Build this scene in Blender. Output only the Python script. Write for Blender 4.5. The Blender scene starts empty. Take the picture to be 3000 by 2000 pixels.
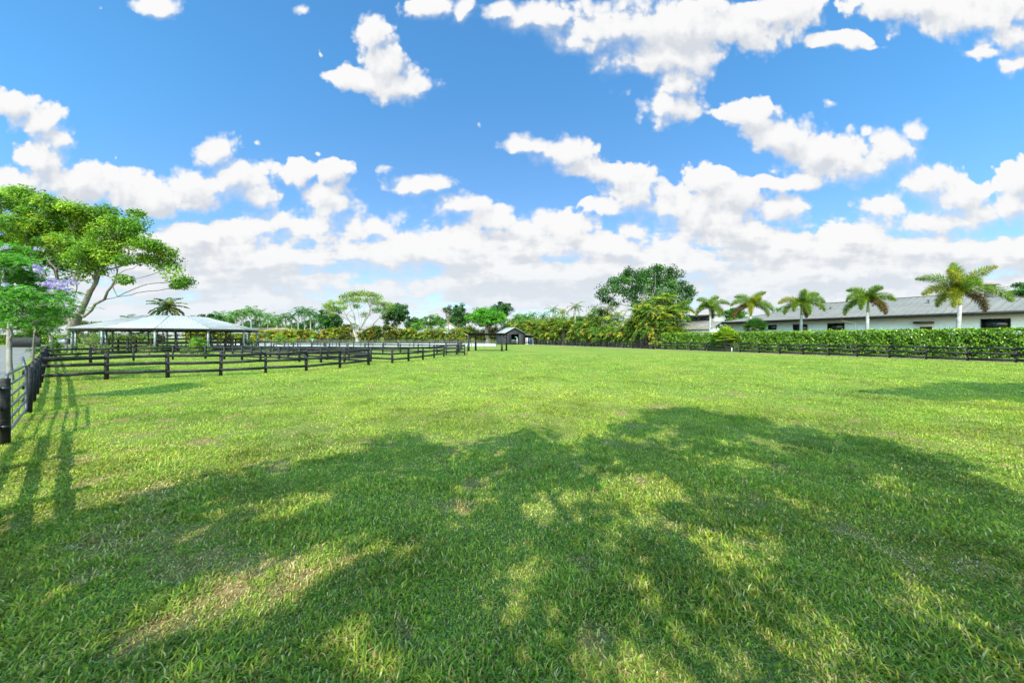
import bpy, math, random
import numpy as np
from mathutils import Vector, Matrix
S = bpy.context.scene
PI = math.pi
R = math.radians

# ------------------------------------------------------------------ camera
CAMZ = 2.1
cd = bpy.data.cameras.new('camera'); cam = bpy.data.objects.new('camera', cd)
S.collection.objects.link(cam); S.camera = cam
cam.location = (0, 0, CAMZ); cam.rotation_euler = (PI/2, 0, 0)
cd.sensor_width = 36; cd.lens = 12.0; cd.shift_y = -0.004
cd.clip_start = .05; cd.clip_end = 9000

# ------------------------------------------------------------------ exposure, sun
S.view_settings.view_transform = 'Standard'; S.view_settings.look = 'None'
S.view_settings.gamma = 1; S.view_settings.exposure = 0.85
SUN_EL = R(48.5); SH = Vector((.155, .988))        # horizontal direction the light travels
sd = bpy.data.lights.new('sun', 'SUN'); so = bpy.data.objects.new('sun', sd)
S.collection.objects.link(so)
sd.energy = 4.0; sd.angle = R(.5); sd.color = (1, .95, .86)
dv = Vector((SH.x*math.cos(SUN_EL), SH.y*math.cos(SUN_EL), -math.sin(SUN_EL)))
so.rotation_euler = dv.to_track_quat('-Z', 'Y').to_euler(); so.location = (0, -30, 60)
KS = 1/math.tan(SUN_EL)
def unshadow(x, y, z):        # the point at height z whose shadow falls on (x, y)
    return (x-SH.x*KS*z, y-SH.y*KS*z, z)

# ------------------------------------------------------------------ sky
W = bpy.data.worlds.new('World'); S.world = W; W.use_nodes = True
W.cycles.sampling_method = 'NONE'
S.cycles.use_adaptive_sampling = True; S.cycles.adaptive_threshold = .02; S.cycles.adaptive_min_samples = 12
S.cycles.max_bounces = 5; S.cycles.diffuse_bounces = 2; S.cycles.glossy_bounces = 2; S.cycles.transmission_bounces = 3
S.cycles.caustics_reflective = False; S.cycles.caustics_refractive = False
S.cycles.use_denoising = True; S.cycles.denoising_prefilter = 'ACCURATE'
nt = W.node_tree; N = nt.nodes; L = nt.links
for n in list(N): N.remove(n)
def mk(tree, t, **kw):
    n = tree.nodes.new(t)
    for k, v in kw.items(): setattr(n, k, v)
    return n
def put(tree, sock, v):
    if isinstance(v, bpy.types.NodeSocket): tree.links.new(v, sock)
    elif v is not None: sock.default_value = v
def M(tree, op, a, b=None, c=None, clamp=False):
    n = mk(tree, 'ShaderNodeMath', operation=op); n.use_clamp = clamp
    for i, v in enumerate((a, b, c)):
        if v is not None: put(tree, n.inputs[i], v)
    return n.outputs[0]
def VM(tree, op, a, b=None, c=None, out=0):
    n = mk(tree, 'ShaderNodeVectorMath', operation=op)
    for i, v in enumerate((a, b, c)):
        if v is not None: put(tree, n.inputs[i], v)
    return n.outputs[out]
def mixc(tree, f, a, b, mode='MIX'):
    n = mk(tree, 'ShaderNodeMix', data_type='RGBA', blend_type=mode)
    put(tree, n.inputs[0], f)
    for i, v in ((6, a), (7, b)):
        if isinstance(v, tuple) and len(v) == 3: v = (*v, 1)
        put(tree, n.inputs[i], v)
    return n.outputs[2]
def smooth(tree, x, a, b, lo=0, hi=1):
    n = mk(tree, 'ShaderNodeMapRange', interpolation_type='SMOOTHSTEP')
    put(tree, n.inputs['Value'], x)
    n.inputs['From Min'].default_value = a; n.inputs['From Max'].default_value = b
    n.inputs['To Min'].default_value = lo; n.inputs['To Max'].default_value = hi
    return n.outputs[0]
def noise(tree, vec, scale, detail=4, rough=.5, out=0, dist=0, dims='3D'):
    n = mk(tree, 'ShaderNodeTexNoise', noise_dimensions=dims)
    put(tree, n.inputs['Vector'], vec); n.inputs['Scale'].default_value = scale
    n.inputs['Detail'].default_value = detail; n.inputs['Roughness'].default_value = rough
    n.inputs['Distortion'].default_value = dist
    return n.outputs[out]

# clouds: each entry is an ellipse of a cloud bank, (azimuth tangent, elevation tangent, half widths)
CL = [(860,85,52,55),(885,140,62,60),(820,180,75,34),(905,190,90,46),(960,218,45,18),(790,190,45,12),
 (365,18,62,26),(400,40,30,16),(240,22,28,14),(685,20,44,20),(735,125,10,25),
 (985,10,60,34),(1010,35,30,30),(1060,25,30,35),(1150,30,40,28),
 (1250,50,120,50),(1400,60,200,70),(1560,55,200,75),(1700,70,140,55),(1500,130,150,60),(1545,190,72,60),(1530,250,75,48),(1440,212,45,22),(1790,30,100,40),(1330,100,80,30),
 (2080,15,150,40),(2230,40,190,62),(2320,85,110,45),(2270,125,60,18),(2330,150,50,22),(1925,98,75,22),(1990,110,50,14),(1870,105,20,12),
 (1725,265,72,42),(1800,310,90,50),(1880,345,110,55),(1960,380,120,55),(2060,345,80,50),(2110,300,38,30),(1995,300,26,24),(1910,238,26,17),(1850,415,50,25),
 (1215,335,70,28),(1290,350,85,42),(1350,385,75,35),(1435,400,60,45),(1470,440,95,50),(1530,480,90,38),(1400,475,80,25),
 (900,390,36,20),(975,430,70,30),(1055,470,80,36),(1130,505,62,32),
 (30,235,70,35),(95,275,60,45),(125,315,45,40),(90,370,70,50),(60,420,80,50),(180,430,180,52),(350,450,120,50),(505,350,66,50),(545,400,85,58),(590,450,60,30),(470,435,115,55),
 (690,400,60,34),(760,395,60,38),(740,440,60,36),(600,332,20,16),(265,368,14,20),(1100,290,11,15),(728,345,22,18),
 (2115,420,80,48),(2190,450,80,50),(2230,500,80,50),(2040,470,75,44),(2120,510,150,50),(2350,415,60,52),(2330,480,60,50),
 (1625,415,65,36),(1680,460,110,50),(1790,480,80,38),(1760,420,60,22),(1640,500,140,40),
 (745,480,60,70),(840,530,110,55),(640,520,90,45),(930,560,110,50),(930,510,30,24),(1060,560,100,50),(1170,575,80,40),(1290,525,90,46),(1380,565,90,40),(560,560,100,50),(1450,540,50,40),(1540,560,90,45)]
SX = 3000/2352
g = nt
tc = mk(g, 'ShaderNodeTexCoord'); sep = mk(g, 'ShaderNodeSeparateXYZ'); L.new(tc.outputs['Generated'], sep.inputs[0])
ya = M(g, 'MAXIMUM', M(g, 'ABSOLUTE', sep.outputs[1]), .05)
u = M(g, 'DIVIDE', sep.outputs[0], ya); v = M(g, 'DIVIDE', sep.outputs[2], ya)
def field(uu, vv, warp=None, FH=None):
    cx = mk(g, 'ShaderNodeCombineXYZ'); put(g, cx.inputs[0], uu); put(g, cx.inputs[1], vv)
    P = cx.outputs[0]
    lv = M(g, 'MULTIPLY_ADD', M(g, 'LOGARITHM', M(g, 'MAXIMUM', M(g, 'ADD', vv, .05), .02), math.e), .13, M(g, 'MULTIPLY', vv, .8))
    cn = mk(g, 'ShaderNodeCombineXYZ'); put(g, cn.inputs[0], uu); put(g, cn.inputs[1], lv)
    Q = cn.outputs[0]
    if warp is None:
        wn = noise(g, Q, 5.5, 3, .55, out=1)
        warp = VM(g, 'MULTIPLY_ADD', wn, (.085, .075, 0), (-.0425, -.0375, 0))
    PW = VM(g, 'ADD', P, warp)
    d = None; ds = None
    for (x, y, rx, ry) in CL:
        cu = (x*SX-1500)/1000; cv = (988-y*SX)/1000; ru = rx*SX/1000*1.12; rv = ry*SX/1000*1.12
        q = VM(g, 'MULTIPLY_ADD', PW, (1/ru, 1/rv, 0), (-cu/ru, -cv/rv, 0))
        l = VM(g, 'LENGTH', q, out=1)
        if rx*ry < 1000: ds = l if ds is None else M(g, 'MINIMUM', ds, l)
        else: d = l if d is None else M(g, 'SMOOTH_MIN', d, l, .22)
    F = M(g, 'MAXIMUM', M(g, 'SUBTRACT', 1.2, M(g, 'MINIMUM', d, 2.2)), M(g, 'SUBTRACT', .58, M(g, 'MULTIPLY', M(g, 'MINIMUM', ds, 2.2), .8)))
    # low bands of small flattened clouds towards the horizon
    hn = noise(g, VM(g, 'MULTIPLY', Q, (3.4, 12.0, 1)), 1.0, 4, .5)
    base = smooth(g, vv, .23, .50, 1.15, -1.2)
    FH = M(g, 'ADD', base, M(g, 'MULTIPLY', M(g, 'SUBTRACT', hn, .5), 3.2))
    F = M(g, 'SMOOTH_MAX', F, FH, .15)
    QQ = VM(g, 'ADD', Q, VM(g, 'MULTIPLY', warp, (.5, .5, 0)))
    B = M(g, 'SUBTRACT', noise(g, QQ, 6.5, 8, .57), .5)
    vo = mk(g, 'ShaderNodeTexVoronoi', feature='SMOOTH_F1', voronoi_dimensions='2D'); put(g, vo.inputs['Vector'], QQ)
    vo.inputs['Scale'].default_value = 17; vo.inputs['Detail'].default_value = 2; vo.inputs['Roughness'].default_value = .55
    vo.inputs['Smoothness'].default_value = .35
    V = M(g, 'SUBTRACT', .42, vo.outputs['Distance'])
    D = M(g, 'ADD', F, M(g, 'ADD', M(g, 'MULTIPLY', B, 1.65), M(g, 'MULTIPLY', V, .42)))
    return D, warp, V
D1, B1, V1 = field(u, v)
D2, B2, V2 = field(M(g, 'SUBTRACT', u, .018), M(g, 'ADD', v, .042), B1)
wisp = noise(g, VM(g, 'MULTIPLY', tc.outputs['Generated'], (1, 1, 1)), 3.0, 2, .5)
hi = smooth(g, wisp, .40, .62, .38, 1.15)          # some banks are crisp, some fray out
rel = M(g, 'SUBTRACT', D1, D2)                     # >0 where the cloud thins out upwards: lit top
hi = M(g, 'MULTIPLY', hi, smooth(g, rel, -.25, .35, 1.3, .55))   # crisp billowing tops, soft undersides
al = mk(g, 'ShaderNodeMapRange', interpolation_type='SMOOTHSTEP')
put(g, al.inputs['Value'], D1); al.inputs['From Min'].default_value = .02; put(g, al.inputs['From Max'], hi)
alpha = al.outputs[0]
lit = smooth(g, M(g, 'SUBTRACT', rel, M(g, 'MULTIPLY', smooth(g, D1, .3, 1.4), .12)), -.50, .42)
ccol = mixc(g, lit, (.665, .70, .755), (.93, .93, .93))
lowh = smooth(g, v, .02, .30, .68, 0)              # distant cloud sits behind more air
ccol = mixc(g, lowh, ccol, (.755, .835, .915))
sky = mk(g, 'ShaderNodeTexSky', sky_type='NISHITA'); sky.sun_disc = False
sky.sun_elevation = SUN_EL; sky.sun_rotation = math.atan2(-SH.x, -SH.y)
sky.air_density = 1.0; sky.dust_density = .6; sky.ozone_density = 2.0
tint = mixc(g, smooth(g, v, 0, .9), (.72, .82, .92), (.55, 1.13, 1.36))
skc = mixc(g, 1.0, sky.outputs[0], tint, 'MULTIPLY')
# added shade fill: sky brightened and warmed only above and behind the view
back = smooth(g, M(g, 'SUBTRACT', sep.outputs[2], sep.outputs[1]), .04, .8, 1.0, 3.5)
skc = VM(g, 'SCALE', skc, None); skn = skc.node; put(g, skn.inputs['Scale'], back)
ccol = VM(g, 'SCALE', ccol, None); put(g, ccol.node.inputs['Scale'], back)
fill_tint = mixc(g, smooth(g, M(g, 'SUBTRACT', sep.outputs[2], sep.outputs[1]), .04, .6), (1., 1., 1.), (1.12, 1.0, .66))  # warm tint of the added sky fill, outside the view
skc = mixc(g, 1.0, skc, fill_tint, 'MULTIPLY'); ccol = mixc(g, 1.0, ccol, fill_tint, 'MULTIPLY')
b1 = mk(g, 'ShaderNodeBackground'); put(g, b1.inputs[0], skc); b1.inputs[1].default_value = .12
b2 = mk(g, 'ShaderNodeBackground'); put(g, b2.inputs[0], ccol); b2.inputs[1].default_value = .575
ms = mk(g, 'ShaderNodeMixShader'); put(g, ms.inputs[0], alpha)
L.new(b1.outputs[0], ms.inputs[1]); L.new(b2.outputs[0], ms.inputs[2])
wo = mk(g, 'ShaderNodeOutputWorld'); L.new(ms.outputs[0], wo.inputs[0])

# ------------------------------------------------------------------ helpers
F_ = 1000.0
def gY(py): return CAMZ*1000/(py-988)
def G(px, py): Y = gY(py); return ((px-1500)/1000*Y, Y)
def PX(px, Y): return (px-1500)/1000*Y
def PZ(py, Y): return CAMZ+(988-py)/1000*Y

def material(name, build):
    m = bpy.data.materials.new(name); m.use_nodes = True
    t = m.node_tree
    for n in list(t.nodes): t.nodes.remove(n)
    o = mk(t, 'ShaderNodeOutputMaterial'); t.links.new(build(t), o.inputs[0]); return m
def principled(t, col, rough=.6, metal=0, spec=.4, bump=None, bstr=.3, bdist=.01):
    p = mk(t, 'ShaderNodeBsdfPrincipled')
    put(t, p.inputs['Base Color'], (*col, 1) if isinstance(col, tuple) and len(col) == 3 else col)
    put(t, p.inputs['Roughness'], rough); put(t, p.inputs['Metallic'], metal)
    p.inputs['Specular IOR Level'].default_value = spec
    if bump is not None:
        b = mk(t, 'ShaderNodeBump'); put(t, b.inputs['Height'], bump); b.inputs['Strength'].default_value = bstr
        b.inputs['Distance'].default_value = bdist; t.links.new(b.outputs[0], p.inputs['Normal'])
    return p.outputs[0]
def objc(t): return mk(t, 'ShaderNodeTexCoord').outputs['Object']
def wearmat(name, c1, c2, scale=3, rough=.6, stretch=(1, 1, 1), bstr=.3, metal=0, spec=.4, lo=.35, hi=.65):
    def b(t):
        v = VM(t, 'MULTIPLY', objc(t), stretch)
        n = noise(t, v, scale, 6, .6)
        n2 = noise(t, v, scale*7, 4, .6)
        f = smooth(t, M(t, 'MULTIPLY_ADD', n2, .4, M(t, 'MULTIPLY', n, .6)), lo, hi)
        return principled(t, mixc(t, f, c1, c2), rough, metal, spec, n2, bstr)
    return material(name, b)
def leafmat(name, trans=.35, rough=.45, spec=.35):
    def b(t):
        a = mk(t, 'ShaderNodeVertexColor', layer_name='Col').outputs[0]
        p = principled(t, a, rough, 0, spec)
        tr = mk(t, 'ShaderNodeBsdfTranslucent'); put(t, tr.inputs[0], mixc(t, 1.0, a, (1.15, 1.25, .55), 'MULTIPLY'))
        ms = mk(t, 'ShaderNodeMixShader'); ms.inputs[0].default_value = trans
        t.links.new(p, ms.inputs[1]); t.links.new(tr.outputs[0], ms.inputs[2]); return ms.outputs[0]
    return material(name, b)

def build(name, V, F, mat, parent=None, col=None, smooth_=False, loc=None):
    """V (n,3); F list of int arrays with 3 or 4 columns."""
    V = np.asarray(V, np.float32); F = [np.asarray(f, np.int32) for f in F if len(f)]
    me = bpy.data.meshes.new(name)
    me.vertices.add(len(V)); me.vertices.foreach_set('co', V.ravel())
    nl = sum(f.size for f in F); npoly = sum(len(f) for f in F)
    me.loops.add(nl); me.polygons.add(npoly)
    me.loops.foreach_set('vertex_index', np.concatenate([f.ravel() for f in F]))
    tot = np.concatenate([np.full(len(f), f.shape[1], np.int32) for f in F])
    st = np.concatenate([[0], np.cumsum(tot)[:-1]]).astype(np.int32)
    me.polygons.foreach_set('loop_start', st)
    try: me.polygons.foreach_set('loop_total', tot)
    except Exception: pass
    if smooth_: me.polygons.foreach_set('use_smooth', np.ones(npoly, bool))
    if col is not None:
        a = me.color_attributes.new('Col', 'FLOAT_COLOR', 'POINT')
        c = np.ones((len(V), 4), np.float32); c[:, :3] = col; a.data.foreach_set('color', c.ravel())
    me.update(calc_edges=True)
    o = bpy.data.objects.new(name, me); S.collection.objects.link(o)
    if mat: me.materials.append(mat)
    if parent: o.parent = parent
    if loc: o.location = loc
    return o
def tag(o, label=None, cat=None, group=None, kind=None):
    if label: o['label'] = label
    if cat: o['category'] = cat
    if group: o['group'] = group
    if kind: o['kind'] = kind
    return o
def thing(name, label, cat, loc=(0, 0, 0), rz=0, group=None):
    o = bpy.data.objects.new(name, None); S.collection.objects.link(o)
    o.location = loc; o.rotation_euler = (0, 0, rz); o.empty_display_size = .3
    return tag(o, label, cat, group)
def copy_child(ch, parent):
    c = ch.copy(); S.collection.objects.link(c); c.parent = parent; return c
def copy_tree(src, loc, rz, label, scale=1):
    r = src.copy(); S.collection.objects.link(r); r.location = loc; r.rotation_euler = (0, 0, rz); r.scale = (scale,)*3
    r['label'] = label
    for ch in src.children: copy_child(ch, r)
    return r

class MB:
    def __init__(s): s.V = []; s.F3 = []; s.F4 = []; s.n = 0
    def add(s, V, f3=(), f4=()):
        V = np.asarray(V, float)
        if len(f3): s.F3.append(np.asarray(f3)+s.n)
        if len(f4): s.F4.append(np.asarray(f4)+s.n)
        s.V.append(V); s.n += len(V); return s
    def box(s, c, d, rz=0, M_=None):
        x, y, z = [q/2 for q in d]
        V = np.array([(-x, -y, -z), (x, -y, -z), (x, y, -z), (-x, y, -z), (-x, -y, z), (x, -y, z), (x, y, z), (-x, y, z)])
        if M_ is not None: V = V @ M_.T
        if rz:
            ca, sa = math.cos(rz), math.sin(rz); V = V @ np.array([(ca, sa, 0), (-sa, ca, 0), (0, 0, 1)])
        return s.add(V+np.array(c), f4=[(0, 3, 2, 1), (4, 5, 6, 7), (0, 1, 5, 4), (1, 2, 6, 5), (2, 3, 7, 6), (3, 0, 4, 7)])
    def beam(s, a, b, w, h):
        a = np.array(a, float); b = np.array(b, float); d = b-a; l = np.linalg.norm(d); d /= l
        side = np.cross(d, (0, 0, 1)); n = np.linalg.norm(side)
        side = np.array((1., 0, 0)) if n < 1e-4 else side/n
        up = np.cross(side, d)
        return s.box((a+b)/2, (l, w, h), M_=np.stack([d, side, up], 1))
    def tube(s, P, r, n=8, cap=True):
        P = np.asarray(P, float); k = len(P); r = np.broadcast_to(np.asarray(r, float), (k,))
        T = np.gradient(P, axis=0); T /= np.linalg.norm(T, axis=1)[:, None]+1e-9
        ref = np.array((0, 0, 1.)) if abs(T[0, 2]) < .9 else np.array((1., 0, 0))
        a = np.linspace(0, 2*PI, n, endpoint=False); V = []
        A = np.cross(T[0], ref); A /= np.linalg.norm(A)
        for i in range(k):
            A = A-T[i]*A.dot(T[i]); A /= np.linalg.norm(A)+1e-9; B = np.cross(T[i], A)
            V.append(P[i]+r[i]*(np.cos(a)[:, None]*A+np.sin(a)[:, None]*B))
        V = np.concatenate(V); f = []
        for i in range(k-1):
            for j in range(n):
                j2 = (j+1) % n; f.append((i*n+j, i*n+j2, (i+1)*n+j2, (i+1)*n+j))
        f3 = []
        if cap:
            V = np.concatenate([V, P[:1], P[-1:]]); c0 = k*n; c1 = c0+1
            for j in range(n): f3 += [(c0, (j+1) % n, j), (c1, (k-1)*n+j, (k-1)*n+(j+1) % n)]
        return s.add(V, f3, f)
    def prism(s, poly, z0, z1):
        n = len(poly); V = [(x, y, z0) for x, y in poly]+[(x, y, z1) for x, y in poly]
        f4 = [(i, (i+1) % n, n+(i+1) % n, n+i) for i in range(n)]
        f3 = [(n, n+i, n+i+1) for i in range(1, n-1)]+[(0, i+1, i) for i in range(1, n-1)]
        return s.add(V, f3, f4)
    def quad(s, a, b, c, d): return s.add([a, b, c, d], f4=[(0, 1, 2, 3)])
    def build(s, name, mat, parent=None, smooth_=False, loc=None):
        F = []
        if s.F3: F.append(np.concatenate(s.F3))
        if s.F4: F.append(np.concatenate(s.F4))
        return build(name, np.concatenate(s.V), F, mat, parent, None, smooth_, loc)

def unit(a): return a/(np.linalg.norm(a, axis=-1, keepdims=True)+1e-9)
def leaves(P, Nn, L_, Wd, rng, col=None, fold=0.0):
    """rhombic leaves at P with normals Nn; returns V, F4, colours"""
    k = len(P); Nn = unit(Nn)
    t = unit(np.cross(Nn, rng.normal(size=(k, 3)))); b = np.cross(Nn, t)
    L_ = np.broadcast_to(L_, (k,))[:, None]; Wd = np.broadcast_to(Wd, (k,))[:, None]
    V = np.stack([P-t*L_/2, P+b*Wd/2+Nn*fold*Wd, P+t*L_/2, P-b*Wd/2+Nn*fold*Wd], 1).reshape(-1, 3)
    F = np.arange(4*k).reshape(k, 4)
    C = None if col is None else np.repeat(col, 4, axis=0)
    return V, F, C
def pal(rng, k, cols, w=None, jit=.18):
    cols = np.array(cols, float); i = rng.choice(len(cols), k, p=None if w is None else np.array(w)/sum(w))
    return np.clip(cols[i]*(1+jit*rng.normal(size=(k, 1)))*(1+.06*rng.normal(size=(k, 3))), .004, 1)

def skeleton(rng, base, trunk, targets, rt, wob=.08, kmin=.012, nside=7, bias=.35, k0=1, limbs=None):
    """limbs that fork from the trunk polyline towards every target; returns MB of tapered tubes"""
    nodes = [np.array(p, float) for p in trunk]; par = [-1]+list(range(len(trunk)-1)); plen = [0.]
    for i in range(1, len(nodes)): plen.append(plen[-1]+np.linalg.norm(nodes[i]-nodes[i-1]))
    load = [0.]*len(nodes); chains = [list(range(len(nodes)))]
    top = nodes[-1]
    if limbs == 'auto' and len(targets) > 5:
        T_ = np.array(targets); pick = []; D_ = T_-top
        ang = np.arctan2(D_[:, 1], D_[:, 0])
        for a0 in np.linspace(-PI, PI, 7)[:-1]+rng.uniform(0, .8):
            m = np.abs((ang-a0+PI) % (2*PI)-PI) < .6
            if m.any(): pick.append(T_[m][np.argmax(np.linalg.norm(D_[m], axis=1)*rng.uniform(.7, 1, m.sum()))])
        limbs = []
        for p in pick:
            d_ = p-top; e = top+d_*rng.uniform(.45, .65); e[2] = top[2]+d_[2]*rng.uniform(.6, .8)
            limbs.append([top+(e-top)*.33+np.array((0, 0, .1*np.linalg.norm(d_))), top+(e-top)*.68+np.array((0, 0, .08*np.linalg.norm(d_))), e])
    for lb in (limbs or []):
        A = np.array(nodes[k0:]); i = k0+int(np.argmin(np.linalg.norm(A-np.array(lb[0]), axis=1))); ch = [i]; last = i
        prev = nodes[i]
        for q_ in lb:
            q_ = np.array(q_, float)
            for s in (.5, 1.):
                n_ = prev+(q_-prev)*s+(rng.normal(size=3)*.03*np.linalg.norm(q_-prev) if s < 1 else 0)
                nodes.append(n_); par.append(last); plen.append(plen[last]+np.linalg.norm(n_-nodes[last])); load.append(0.); last = len(nodes)-1; ch.append(last)
            prev = q_
        load[last] += 1; chains.append(ch)
    for T in sorted(targets, key=lambda q: np.linalg.norm(np.array(q)-top)):
        T = np.array(T, float)
        A = np.array(nodes); d = np.linalg.norm(A-T, axis=1)+bias*np.array(plen)+np.where(A[:, 2] > T[2]-.05*abs(T[2]), 2.5, 0)
        d[:k0] = 1e9
        i = int(np.argmin(d)); P0 = nodes[i]; D = T-P0; l = np.linalg.norm(D)
        if l < .05: continue
        pd = unit(P0-nodes[par[i]]) if par[i] >= 0 else np.array((0, 0, 1.))
        c = P0+(pd*.5+unit(D)*.5)*l*.45
        m = max(3, int(4+l*.5)) if l > 1 else 3
        ch = [i]; last = i
        for s in np.linspace(0, 1, m+1)[1:]:
            q = (1-s)**2*P0+2*s*(1-s)*c+s*s*T
            if s < 1: q = q+rng.normal(size=3)*wob*l/m
            nodes.append(q); par.append(last); plen.append(plen[last]+np.linalg.norm(q-nodes[last])); load.append(0.)
            last = len(nodes)-1; ch.append(last)
        load[last] += 1; chains.append(ch)
    for i in range(len(nodes)-1, 0, -1): load[par[i]] += load[i]
    tot = max(load[0], 1); mb = MB()
    for c in chains:
        r = np.array([max(kmin, rt*(load[i]/tot)**.62) for i in c])
        if c[0] != 0 and len(r) > 1: r[0] = min(r[0], r[1]*1.25)
        if c[0] == 0: r[0] *= 1.35
        r[-1] = max(kmin*.6, r[-1]*.6)
        mb.tube([nodes[i] for i in c], r, nside, cap=False)
    return mb, nodes

def blobs(rng, clusters, per, sub_r, flat=.6):
    """leaf clump centres inside ellipsoids, denser at the surface"""
    C = []
    for (x, y, z, rx, ry, rz) in clusters:
        k = max(3, int(per*rx*ry**.5*rz**.5))
        d = unit(rng.normal(size=(k, 3))); d[:, 2] = np.where(d[:, 2] < -.35, -d[:, 2], d[:, 2])
        rr = rng.uniform(.45, 1.05, (k, 1))**.6
        C.append(np.array((x, y, z))+d*rr*np.array((rx, ry, rz)))
    return np.concatenate(C)
def crown(rng, centres, sub_r, nl, ls, cols, w=None, flat=.55, asp=.55, tuft=None):
    k = len(centres); sr = sub_r*rng.uniform(.6, 1.35, (k, 1)); base = pal(rng, k, cols, w, .16)
    idx = np.repeat(np.arange(k), nl)
    d = unit(rng.normal(size=(len(idx), 3)))*rng.uniform(0.2, 1, (len(idx), 1))**.5
    d[:, 2] *= flat
    P = centres[idx]+d*sr[idx]
    nrm = d*.7+np.array((0, 0, .55))+rng.normal(size=d.shape)*.45
    c = np.clip(base[idx]*(1+.15*rng.normal(size=(len(idx), 1))), .004, 1)
    s = ls*rng.uniform(.6, 1.3, len(idx))
    return leaves(P, nrm, s, s*asp, rng, c, .12)

# ------------------------------------------------------------------ setting: ground, sand, driveway
def lawn_shader(t):
    P = objc(t)
    big = noise(t, P, .11, 4, .55); mid = noise(t, P, .9, 5, .6); fine = noise(t, P, 9, 5, .7); vf = noise(t, P, 45, 3, .7)
    stripe = M(t, 'SINE', M(t, 'ADD', M(t, 'MULTIPLY', mk_sep(t, P, 0), .86), M(t, 'MULTIPLY', big, 5)))
    c = mixc(t, smooth(t, big, .42, .58), (.150, .200, .034), (.205, .232, .042))
    c = mixc(t, M(t, 'MULTIPLY', smooth(t, stripe, -.8, .8), .45), c, (.145, .215, .034))
    c = mixc(t, M(t, 'MULTIPLY', smooth(t, mid, .50, .66), .8), c, (.095, .150, .028))
    c = mixc(t, smooth(t, fine, .42, .80, 0, .75), c, (.062, .105, .022))
    c = mixc(t, smooth(t, vf, .5, .85, 0, .55), c, (.27, .30, .09))
    dry = M(t, 'MULTIPLY', smooth(t, noise(t, VM(t, 'ADD', P, (37, 11, 0)), .75, 5, .62), .63, .71), smooth(t, fine, .3, .6))
    c = mixc(t, M(t, 'MULTIPLY', dry, .85), c, (.22, .17, .095))
    at = mk(t, 'ShaderNodeVertexColor', layer_name='Col').outputs[0]; wr = mk(t, 'ShaderNodeSeparateColor'); t.links.new(at, wr.inputs[0])
    thatch = mixc(t, smooth(t, vf, .3, .7), (.085, .075, .038), (.20, .19, .075))
    c = mixc(t, M(t, 'MULTIPLY', wr.outputs[1], .75), c, thatch)      # thatch between the blades
    c = mixc(t, M(t, 'MULTIPLY', wr.outputs[0], .9), c, mixc(t, smooth(t, fine, .35, .65), (.12, .075, .03), (.30, .20, .10)))
    h = M(t, 'ADD', M(t, 'MULTIPLY', fine, 1.0), M(t, 'MULTIPLY', vf, .4))
    return principled(t, c, .95, 0, .05, h, .6, .05)
def mk_sep(t, P, i):
    s = mk(t, 'ShaderNodeSeparateXYZ'); put(t, s.inputs[0], P); return s.outputs[i]
m_lawn = material('lawn', lawn_shader)
def vnoise(x, y, s, seed):
    r = np.random.default_rng(seed).random((256, 256)); X = x/s+1000; Y_ = y/s+1000
    xi, yi = np.floor(X).astype(int), np.floor(Y_).astype(int); fx, fy = X-xi, Y_-yi; fx = fx*fx*(3-2*fx); fy = fy*fy*(3-2*fy)
    g_ = lambda a, b: r[a % 256, b % 256]
    return (g_(xi, yi)*(1-fx)+g_(xi+1, yi)*fx)*(1-fy)+(g_(xi, yi+1)*(1-fx)+g_(xi+1, yi+1)*fx)*fy
def fb(x, y, s, seed): return .5*vnoise(x, y, s, seed)+.3*vnoise(x, y, s*.43, seed+1)+.2*vnoise(x, y, s*.19, seed+2)
def worn(x, y):          # where the turf is thin: small scattered spots plus some along the left fence
    near_f = np.exp(-((x*.6+y*.8-.9)/1.6)**2)*.085
    return np.clip((fb(x, y, .62, 20)+near_f-.69+.05*(fb(x, y, 4, 80)-.5))/.09, 0, 1)
gx_ = np.concatenate([[-1500, -300, -80], np.arange(-40, 40.01, .16), [80, 300, 1500]]); gy_ = np.concatenate([[-60, -5], np.arange(0, 26, .16), [30, 60, 200, 2500]])
GX, GY_ = np.meshgrid(gx_, gy_); nx_, ny_ = len(gx_), len(gy_); ii = (np.arange(ny_-1)[:, None]*nx_+np.arange(nx_-1)[None]).ravel()
wn_ = worn(GX.ravel(), GY_.ravel())*(np.abs(GX.ravel()) < 41)*(GY_.ravel() < 27)
nr_ = np.clip((15-GY_.ravel())/9, 0, 1)*(np.abs(GX.ravel()) < 41)
tag(build('ground', np.stack([GX.ravel(), GY_.ravel(), 0*GX.ravel()], 1), [np.stack([ii, ii+1, ii+nx_+1, ii+nx_], 1)], m_lawn, None, np.stack([wn_, nr_, 0*wn_], 1)), kind='structure')
m_drive = wearmat('driveway_surface', (.10, .098, .10), (.20, .175, .155), .35, .9, bstr=.2)
m_sand = wearmat('arena_sand', (.34, .33, .31), (.44, .43, .41), .3, .95, bstr=.2)
m_soil = wearmat('bare_soil', (.16, .115, .075), (.26, .20, .14), 1.2, .95, bstr=.6)
def strip(name, pts, z, m): MBs = MB(); return tag(build(name, [(x, y, z) for x, y in pts], [[tuple(range(len(pts)))]] if len(pts) == 4 else [[(0, 1, 2, 3)], ], m), kind='structure')
def LN(s, o): return (-.36-.8*s+.6*o, -.48+.6*s+.8*o)     # along / across the boundary fence line
strip('driveway', [LN(-10, -11), LN(-10, -1.1), LN(150, -1.1), LN(150, -11)], .004, m_drive)
strip('arena_sand', [(-92, 82), (-3.5, 79), (-6, 121), (-92, 121)], .004, m_sand)
nF, dF = np.array((.8945, .447)), np.array((-.447, .8945))
def RP(s, D): p = nF*D+dF*s; return (p[0], p[1])
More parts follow.
